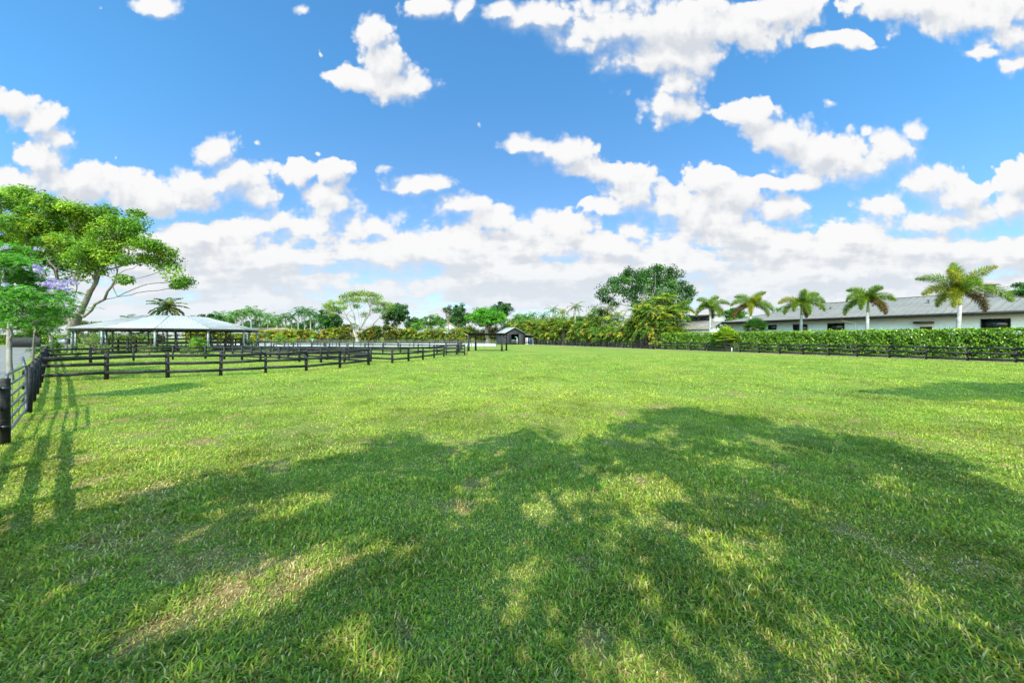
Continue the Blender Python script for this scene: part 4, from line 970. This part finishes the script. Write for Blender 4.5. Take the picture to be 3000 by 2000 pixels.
areca_hedge('giant clump of areca palms with orange fronds where the clipped hedge ends', cl_, [8.4, 10.6, 10.0, 11.4, 8.8, 9.4, 10.8], 30, 9, [9, 2.0, .8, .8], 206, L=2.6, nlf=15, ll=.55, lw=.10)
pts = [(PX(p, 62), 62) for p in (-60, -20, 30, 75, 120)]

# ------------------------------------------------------------------ broadleaf trees and bushes
def rtree(name, label, px0, px1, pt, pb, Y, n, seed, pxb=None, rt=.3, cols=GREEN, bark=m_bark, sub=.9, per=.9, nl=34, ls=.42, dn=1.9, thf=.25, **kw):
    rng = np.random.default_rng(seed); pxb = pxb or (px0+px1)/2
    cl = dome(rng, px0, px1, pt, pb, Y, n); th = max(1., (PZ(pb, Y))*thf+.4)
    return tree(name, label, (PX(pxb, Y), Y), th, rt*.9, cl, sub*1.05, per*dn, int(nl*dn), ls, cols, None, bark, seed, **kw)
# the pale barked tree in the middle
rng = np.random.default_rng(12)
q = [(990,210,40,28),(1060,180,60,26),(1150,170,60,26),(1250,160,70,24),(1350,190,60,28),(1420,215,40,25),(900,270,50,26),(840,290,40,22),(800,310,40,20),(1000,260,60,25),(1100,240,60,22),(1200,230,60,22),(1300,240,60,22),(1400,270,60,26),(1480,290,50,24),(1500,330,50,24),(860,340,50,22),(940,340,50,22),(1030,320,40,16),(1160,310,40,14),(1400,340,60,20),(1470,380,50,20),(1240,400,40,16),(900,390,40,18),(1540,300,30,20)]
pt_ = [PC3(750+x*.2551, 820+y*.2551, 116, a*.2551, b*.2551, rng.uniform(-7, 7)) for x, y, a, b in q]
pb_ = (PX(1046, 116), 116)
pl_ = LB([[(1135,590,0),(1110,520,0),(1060,460,-1),(960,400,-2),(840,370,-2)],[(1150,590,1),(1140,500,2),(1120,380,3),(1080,300,3)],[(1175,590,0),(1185,480,0),(1170,350,0),(1160,250,0)],[(1195,600,0),(1240,570,-1),(1340,520,-1),(1400,450,-2),(1480,370,-2)],[(1205,560,0),(1250,450,2),(1320,350,3),(1380,280,4)],[(1190,540,1),(1220,430,3),(1250,300,4)],[(1110,540,-2),(1040,420,-4),(1000,330,-5)],[(1200,560,-2),(1280,430,-4),(1330,260,-5)]], 116, pb_, 750, 820, .2551)
tree('pale_barked_tree', 'wide vase shaped tree with bare pale branches and thin yellow green leaves behind the arena', pb_, 2.2, .6, pt_, 1.7, 3.0, 95, .42, [(.19, .27, .035), (.25, .33, .04), (.13, .20, .03)], None, m_pale, 13, twigs=.5, kmin=.05, bias=.4, wob=.05, limbs=pl_)
rtree('dark_tree', 'dense dark green tree left of the pale barked tree', 925, 1010, 892, 1000, 130, 20, 14, cols=[(.04, .13, .02), (.06, .17, .025), (.03, .09, .018)], ls=.6, sub=1.2, per=.6)
rtree('dark_tree', 'dense dark green tree right of the pale barked tree', 1118, 1205, 884, 985, 130, 26, 15, cols=DARK, ls=.6, sub=1.2, per=.6)
rtree('distant_tree', 'loose mid green tree left of the white gabled house', 1212, 1305, 910, 985, 150, 16, 16, cols=GREEN, ls=.6, sub=1.2, per=.4)
rtree('sparse_tree', 'sparse brownish tree with a bare reddish trunk beside the white gabled house', 1290, 1330, 887, 935, 140, 10, 17, 1314, .3, [(.10, .12, .05), (.15, .16, .07), (.07, .09, .04)], m_pinebark, per=.35, nl=14, ls=.5, thf=.55, twigs=.6, kmin=.05)
rtree('dark_tree', 'upright dark green tree right of the sparse brownish tree', 1322, 1368, 884, 975, 138, 18, 18, cols=DARK, ls=.55, sub=1.1, per=.55)
rtree('bright_tree', 'bright fresh green round tree with a forked grey trunk left of the shed', 1372, 1482, 893, 975, 117, 34, 19, 1428, .75, [(.10, .30, .02), (.15, .38, .025), (.07, .22, .018)], m_bark, sub=1.1, per=.9, nl=40, ls=.5, thf=.35)
rtree('dark_tree', 'taller dark tree rising behind the bright green round tree', 1435, 1512, 877, 950, 150, 18, 20, cols=DARK, ls=.6, sub=1.3, per=.5)
rtree('distant_tree', 'pale distant tree between the dark trees and the bright green tree', 1355, 1400, 905, 960, 170, 10, 23, cols=[(.10, .15, .07), (.13, .18, .08)], ls=.7, sub=1.3, per=.3)
# big dark tree right of centre
rng = np.random.default_rng(24)
q = [(930,120,60,30),(1000,130,60,35),(1120,150,70,35),(1210,190,50,30),(640,180,90,40),(550,215,60,30),(740,200,80,45),(870,200,90,60),(1000,210,90,60),(1130,230,60,45),(420,300,60,50),(520,300,90,60),(650,290,100,60),(800,290,100,70),(950,310,100,70),(1080,310,80,60),(260,400,60,40),(270,470,60,45),(330,520,70,45),(400,400,70,50),(520,400,80,50),(700,400,100,55),(880,400,110,55),(1050,410,90,60),(1180,340,70,50),(1290,320,60,40),(1400,370,60,45),(1300,400,70,50),(1400,440,50,35),(1200,450,90,60),(1340,500,80,50),(1250,570,80,50),(400,560,60,35),(170,640,40,25),(230,680,60,30),(1330,640,60,50),(1340,760,45,50),(750,560,100,50),(1000,600,90,50),(1100,520,70,40),(1000,500,90,60),(600,480,90,50),(1250,690,60,50)]
bt = [PC3(1700+x*.2338, 760+y*.2338, 86, a*.2338, b*.2338, rng.uniform(-7, 8)) for x, y, a, b in q]
tree('large_dark_tree', 'large dark green tree with pale limbs behind the giant palm clump', (PX(1905, 86), 86), 3.5, .55, bt, 1.5, 3.2, 100, .47, [(.035, .105, .018), (.052, .14, .022), (.075, .18, .026), (.022, .065, .012)], None, m_pale, 25, twigs=.05, kmin=.05, bias=.4, wob=.06, flat=.8)
rtree('green_tree', 'mid green tree between the clerestory house and the long house roof', 2105, 2185, 890, 985, 92, 20, 26, cols=[(.07, .18, .025), (.10, .23, .03), (.05, .13, .02)], ls=.42, per=1.0)
rtree('roof_edge_tree', 'dark round tree showing above the long house roof at the right edge', 2948, 3060, 826, 900, 62, 18, 27, cols=DARK, ls=.33, sub=.7, per=2)
rtree('distant_tree', 'low flat crowned tree behind the pavilion roof, right of the coconut palm', 545, 660, 918, 955, 130, 12, 28, cols=DARK, ls=.6, sub=1., per=.5)
rtree('orange_tree', 'rusty orange tinted tree crown behind the left end of the pavilion roof', 205, 290, 928, 990, 95, 12, 29, cols=[(.22, .17, .03), (.17, .19, .03), (.10, .14, .025)], ls=.45, per=.8)
rtree('distant_tree', 'low dark distant tree between the rusty tree and the pavilion roof peak', 270, 350, 932, 985, 140, 12, 30, cols=DARK, ls=.6, per=.5)
for i, (a, b_, t_, Y_, cs, lb) in enumerate(((520, 620, 938, 172, DARK, 'dark round tree directly behind the right part of the pavilion roof'), (600, 700, 932, 175, GREEN, 'green rounded tree behind the first distant palms'), (690, 780, 938, 172, DARK, 'dark rounded tree behind the tallest palms beside the pavilion'),
    (770, 860, 936, 178, GREEN, 'green rounded tree behind the distant palms above the yellow bush'), (850, 940, 940, 172, DARK, 'dark rounded tree behind the far cluster of distant palms'), (1190, 1240, 930, 165, DARK, 'small dark tree between the two groups of trees right of the pale tree'), (1270, 1370, 925, 172, DARK, 'dark low tree behind the white gabled house'), (1480, 1600, 925, 150, GREEN, 'green tree mass behind the palms above the shed'), (1590, 1760, 930, 130, DARK, 'dark green tree mass behind the lone tall palm'))):
    rtree('backdrop_tree', lb, a, b_, t_-9, 992, Y_, 16, 800+i, cols=cs, ls=.65, sub=1.5, per=.5)
def bush(name, label, px0, px1, pt, pb, Y, n, seed, cols, **kw):
    rng = np.random.default_rng(seed); cl = []
    for i in range(n):
        x = rng.uniform(px0, px1); f = 1-((x-(px0+px1)/2)/((px1-px0)/2))**2; y = pb-(pb-pt)*(.15+rng.uniform(0, .75)*max(.35, f))
        cl.append(PC3(x, y, Y, (px1-px0)*.13, (pb-pt)*.13, rng.uniform(-.5, .5)*(px1-px0)*Y/1000*.5))
    return tree(name, label, (PX((px0+px1)/2, Y), Y), .4, .08, cl, cols=cols, seed=seed, cat='bush', **kw)
bush('bright_bush', 'bright yellow green bush in front of the round pavilion posts', 537, 618, 985, 1048, 37, 26, 31, YEL, sub_r=.32, per=9, nl=42, ls=.16, kmin=.01)
bush('pale_bush', 'pale grey green bush behind the fence near the left pavilion posts', 236, 306, 972, 1036, 43, 22, 32, [(.19, .25, .09), (.24, .29, .11), (.13, .18, .06)], sub_r=.35, per=5, nl=30, ls=.17, kmin=.01, twigs=.5)
bush('small_bush', 'small thin olive bush between two pavilion posts', 412, 462, 1003, 1040, 41, 12, 33, [(.17, .23, .05), (.12, .17, .04)], sub_r=.3, per=6, nl=24, ls=.14, kmin=.01, twigs=.5)
bush('yellow_bush', 'rounded bright yellow green bush before the yellow palm hedge, right of the pavilion', 790, 862, 976, 1012, 92, 22, 34, [(.26, .36, .03), (.20, .30, .03), (.15, .24, .03)], sub_r=.6, per=2.2, nl=34, ls=.3, kmin=.02)
bush('small_bush', 'low pale bush beside the right pavilion posts', 722, 752, 998, 1012, 75, 8, 35, YEL, sub_r=.4, per=3, nl=24, ls=.25, kmin=.02)
# greenery along the driveway on the far left
def hedge_box(name, label, A, B, h, dep, cols, seed, dens, ls, mat=m_leaf, cat='hedge', gaps=.12, lo=.1):
    """clipped hedge between A and B: leaves on the faces of a box with a wavy skin, dark inner twigs"""
    rng = np.random.default_rng(seed); A = np.array(A, float); B = np.array(B, float); d = B-A; Ln = np.linalg.norm(d); d /= Ln; nn = np.array((-d[1], d[0]))
    o = thing(name, label, cat, (0, 0, 0))
    def mk_(k, face):
        s = rng.uniform(0, Ln, k); t_ = rng.uniform(0, 1, k)
        bump = .07*np.sin(s*2.1+1)+.06*np.sin(s*5.3+t_*6)+.05*np.sin(s*1.1+t_*9)
        if face == 'top': dd = t_*dep; z = h+bump*.45+rng.normal(size=k)*.05; nr = (0, 0, 1.)
        else:
            z = lo+(h-lo)*t_**.9; sg = -1 if face == 'front' else 1
            dd = (0 if sg < 0 else dep)+sg*(bump*.8)+rng.normal(size=k)*.09-sg*rng.random(k)**2*.25+(-sg)*np.clip(.5-z, 0, 1)*.5; nr = (*(nn*sg), .5)
        P = np.stack([A[0]+d[0]*s+nn[0]*dd, A[1]+d[1]*s+nn[1]*dd, z], 1)
        hole = (np.sin(s*3.7+z*2)+np.sin(s*1.9-z*5+2)+np.sin(s*7+z*7)) > 1.75
        keep = ~(hole & (rng.random(k) < .75)) & ~((z < .75) & (rng.random(k) < .55*(np.sin(s*2.3)+.3)))
        return P[keep], np.tile(nr, (keep.sum(), 1))
    fr = mk_(int(dens*Ln*h), 'front'); tp = mk_(int(dens*Ln*dep*.8), 'top'); bk = mk_(int(dens*Ln*h*.25), 'back')
    P = np.concatenate([fr[0], tp[0], bk[0]]); Nn = np.concatenate([fr[1], tp[1], bk[1]])+rng.normal(size=P.shape)*.95
    shoots = rng.random(len(P)) < .02; P[shoots, 2] += rng.uniform(0, .25, shoots.sum())*(P[shoots, 2] > h-.3)
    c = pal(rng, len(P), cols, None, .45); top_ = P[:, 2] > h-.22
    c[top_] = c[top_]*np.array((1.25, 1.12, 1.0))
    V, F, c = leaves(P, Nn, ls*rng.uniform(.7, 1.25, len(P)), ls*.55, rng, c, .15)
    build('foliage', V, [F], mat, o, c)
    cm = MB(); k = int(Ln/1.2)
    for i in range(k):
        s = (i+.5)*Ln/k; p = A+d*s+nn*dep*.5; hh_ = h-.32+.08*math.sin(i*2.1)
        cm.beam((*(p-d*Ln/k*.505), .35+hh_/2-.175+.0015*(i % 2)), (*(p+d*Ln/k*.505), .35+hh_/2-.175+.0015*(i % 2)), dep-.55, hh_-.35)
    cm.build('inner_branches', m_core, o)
    return o
CLU = [(.10, .22, .012), (.16, .30, .016), (.26, .40, .025), (.06, .14, .01)]
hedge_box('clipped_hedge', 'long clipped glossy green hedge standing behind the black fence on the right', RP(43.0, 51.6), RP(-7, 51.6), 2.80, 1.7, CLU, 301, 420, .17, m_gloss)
hedge_box('driveway_hedge', 'light green hedge beyond the dark board screen on the far left', (-175, 96), (-108, 104), 2.7, 3, [(.16, .28, .04), (.22, .34, .05), (.10, .20, .03)], 302, 40, .5)
rtree('driveway_tree', 'leafy green tree behind the dark board screen at the left edge', -80, 60, 880, 1000, 95, 26, 303, cols=GREEN, ls=.5, per=.5, sub=1.2)
rtree('driveway_tree', 'mid green tree beyond the driveway, between the jacaranda and the big trunk', 50, 175, 915, 1000, 88, 26, 304, cols=[(.09, .19, .03), (.13, .25, .035), (.06, .14, .02)], ls=.45, per=.6, sub=1.1)
rtree('driveway_tree', 'green tree with a pale trunk beside the driveway, right of the board screen', 100, 190, 900, 990, 66, 16, 305, 148, .2, bark=m_pale, cols=GREEN, ls=.35, per=1.2)
# fan palm and small palms at the hedge
def fan_palm(label, base, h, nf, r0, seed, cols):
    rng = np.random.default_rng(seed); o = thing('fan_palm', label, 'palm', (base[0], base[1], 0))
    MB().tube([(0, 0, -.1), (0, 0, h)], [.16, .14], 9).build('trunk', m_darkbark, o, True); VV, FF, CC, k = [], [], [], 0; st = MB()
    for i in range(nf):
        az = 2.4*i; e = R(78)-R(105)*i/nf; d = np.array((math.cos(az)*math.cos(e), math.sin(az)*math.cos(e), math.sin(e)))
        hub = np.array((0, 0, h))+d*rng.uniform(.7, 1.05); st.tube([(0, 0, h), hub], .02, 5, cap=False)
        sd2 = unit(np.cross(d, (0, 0, 1.))); up = np.cross(sd2, d); nl_ = 22; an = np.linspace(-1.9, 1.9, nl_)
        D = np.cos(an)[:, None]*d+np.sin(an)[:, None]*sd2+up*.15+np.array((0, 0, -.25))*np.abs(an)[:, None]*.5
        tip = hub+unit(D)*r0*rng.uniform(.85, 1.1, (nl_, 1)); mid = hub+unit(D)*r0*.6; b = unit(np.cross(D, up))*.075
        V = np.stack([np.tile(hub, (nl_, 1)), mid+b, tip+np.array((0, 0, -.1)), mid-b], 1).reshape(-1, 3)
        VV.append(V); FF.append(np.arange(4*nl_).reshape(nl_, 4)+k); k += len(V); CC.append(np.repeat(pal(rng, nl_, cols, None, .12)*rng.uniform(.8, 1.2), 4, 0))
    build('crown', np.concatenate(VV), [np.concatenate(FF)], m_palm, o, np.concatenate(CC)); st.build('petioles', m_shaft, o)
fan_palm('bright yellow green fan palm growing in the gap of the clipped hedge', RP(31.3, 51.2), 2.2, 26, 1.0, 401, [(.40, .48, .04), (.28, .40, .04), (.18, .30, .04)])
fan_palm('darker green fan palm behind the hedge, just right of the bright yellow one', RP(29.2, 55.0), 3.4, 22, 1.1, 402, [(.05, .13, .03), (.08, .18, .04)])
fan_palm('small yellow leaved fan palm left of the clipped hedge end', RP(42.6, 53.5), 2.6, 20, .9, 403, [(.30, .34, .04), (.16, .26, .03)])
bush('yellow_bush', 'yellow leaved shrub at the foot of the giant palm clump', 1905, 1935, 985, 1016, 60, 12, 404, [(.40, .38, .03), (.16, .24, .03)], sub_r=.3, per=6, nl=30, ls=.2, kmin=.01)
# far-off wooded skyline
rng = np.random.default_rng(500)
P = []
for x in np.arange(-520, 760, 7.): P.append((x+rng.uniform(-3, 3), 235+rng.uniform(-14, 14)+abs(x)*.03, rng.uniform(2, 5), rng.uniform(4.5, 8), 5, rng.uniform(3., 5.5)))
C = blobs(rng, P, .12, 1.6)
V, F, c = crown(rng, C, 2.2, 26, 1.2, [(.06, .12, .04), (.08, .15, .05), (.05, .10, .035), (.11, .17, .05)], None, .6)
tag(build('distant_wood', V, [F], m_leaf, None, c), 'low far-off belt of trees along the whole horizon', 'wood', None, 'stuff')

# ------------------------------------------------------------------ grass: blades over the lawn, finer and denser near the viewpoint
rng = np.random.default_rng(600)
VV, FF, CC = [], [], []; kk = 0
def zone(y0, y1, dens, bl, bw, five, sf=.2):
    global kk
    k = int(dens*(y1-y0)*(y0+y1)*1.68); y = np.sqrt(rng.uniform(y0*y0, y1*y1, k)); x = rng.uniform(-1.68, 1.68, k)*y
    keep = (x*.6+y*.8 > -.95+.1*rng.random(k)); x, y = x[keep], y[keep]; k = len(x)
    patch = fb(x, y, 1.1, 1); tall = fb(x, y, .55, 40); rough = fb(x, y, 3.2, 60)
    th = worn(x, y)                       # worn spots: few blades, mostly straw
    keep = rng.random(k) > th*.42; x, y, patch, th, tall, rough = [a[keep] for a in (x, y, patch, th, tall, rough)]; k = len(x)
    L_ = bl*rng.uniform(.55, 1.25, k)*(.55+1.15*np.clip((tall-.35)/.4, 0, 1))*(1-.35*th); w = bw*rng.uniform(.7, 1.25, k)
    az = rng.uniform(0, 2*PI, k); tilt = np.clip(rng.normal(1.05, .33, k), .1, 1.52)
    h = np.stack([np.cos(az), np.sin(az)], 1); s = np.stack([-np.sin(az), np.cos(az)], 1)
    hor = (np.sin(tilt)*L_)[:, None]; ver = np.cos(tilt)*L_
    base = np.stack([x, y, np.full(k, -.004)], 1)
    S3 = np.concatenate([s, np.zeros((k, 1))], 1)*w[:, None]/2; H3 = np.concatenate([h, np.zeros((k, 1))], 1)
    mid = base+H3*hor*.42; mid[:, 2] += ver*.62+.004; tip = base+H3*hor; tip[:, 2] += ver*.85+.004
    GR = np.array([(.245, .325, .042), (.315, .375, .046), (.165, .26, .036), (.42, .45, .075), (.12, .25, .045)]); ST = np.array([(.46, .37, .14), (.34, .25, .09), (.55, .48, .22)])
    gc = GR[rng.choice(5, k, p=[.3, .25, .22, .13, .10])]; gc = gc*(1+1.3*(np.clip(patch, .2, .62)-.5))[:, None]*np.array((1., 1., 1.))
    gc = gc*(1+(rough-.5)[:, None]*np.array((.85, .40, .1)))
    strw = rng.random(k) < (sf+.5*th); gc[strw] = ST[rng.choice(3, strw.sum())]
    gc = np.clip(gc*(1+.16*rng.normal(size=(k, 1))), .01, .7)
    if five:
        V = np.stack([base-S3*.7, base+S3*.7, mid+S3, mid-S3, tip], 1).reshape(-1, 3); i0 = np.arange(k)[:, None]*5
        FF.append((4, i0+np.array([0, 1, 2, 3])+kk)); FF.append((3, i0+np.array([3, 2, 4])+kk)); CC.append(np.repeat(gc, 5, 0)); kk += 5*k
    else:
        V = np.stack([base-S3, base+S3, tip], 1).reshape(-1, 3); i0 = np.arange(k)[:, None]*3
        FF.append((3, i0+np.array([0, 1, 2])+kk)); CC.append(np.repeat(gc, 3, 0)); kk += 3*k
    VV.append(V)
zone(1.6, 3.4, 7500, .060, .0095, True, .22)
zone(3.4, 6.5, 4200, .062, .0115, True, .18)
zone(6.5, 12, 1800, .065, .018, False, .08)
zone(12, 20, 330, .065, .035, False, .03)
zone(20, 30, 150, .065, .05, False, .02)
zone(30, 42, 45, .06, .08, False, .0)
# low broad-leaved weeds in loose patches
k = 150000; y = np.sqrt(rng.uniform(1.6**2, 10**2, k)); x = rng.uniform(-1.68, 1.68, k)*y
wd = fb(x, y, .7, 90); kp = (rng.random(k) < np.clip((wd-.56)/.08, 0, 1)) & (x*.6+y*.8 > -.8); x, y = x[kp], y[kp]; k = len(x)
P_ = np.stack([x, y, rng.uniform(.008, .035, k)], 1); N_ = rng.normal(size=(k, 3))*.35+np.array((0, 0, 1.))
V, F, c = leaves(P_, N_, rng.uniform(.018, .034, k), rng.uniform(.013, .022, k), rng, pal(rng, k, [(.14, .26, .025), (.19, .31, .03), (.10, .20, .02)]), .1)
VV.append(V); FF.append((4, F+kk)); CC.append(c); kk += len(V)
m_grass = leafmat('grass_blades', .35, .6, .12)
f3 = np.concatenate([f for n_, f in FF if n_ == 3]); f4 = np.concatenate([f for n_, f in FF if n_ == 4])
tag(build('grass', np.concatenate(VV), [f3, f4], m_grass, None, np.concatenate(CC)), 'coarse mown grass with worn straw coloured spots covering the lawn', 'grass', None, 'stuff')
# a few fallen leaves
LV = [(1830, 1483, .16, (.30, .28, .04)), (1210, 1590, .06, (.35, .12, .04)), (2140, 1100, .05, (.6, .6, .55))]
for i, (px, py, s, c) in enumerate(LV[:2]):
    x, y = G(px, py); rn = np.random.default_rng(700+i)
    V, F, cc = leaves(np.array([(x, y, .05)]), np.array([(.2, -.3, 1.)]), s, s*.5, rn, np.array([c]), .2)
    V = np.concatenate([V, V-np.array((0, 0, .002))]); F = np.array([(0, 1, 2, 3), (7, 6, 5, 4), (0, 4, 5, 1), (1, 5, 6, 2), (2, 6, 7, 3), (3, 7, 4, 0)])
    tag(build('fallen_leaf', V, [F], m_leaf, None, np.concatenate([cc, cc])), ('yellowish fallen leaf lying on the shaded grass right of centre', 'small reddish fallen leaf on the shaded grass left of centre')[i], 'leaf')
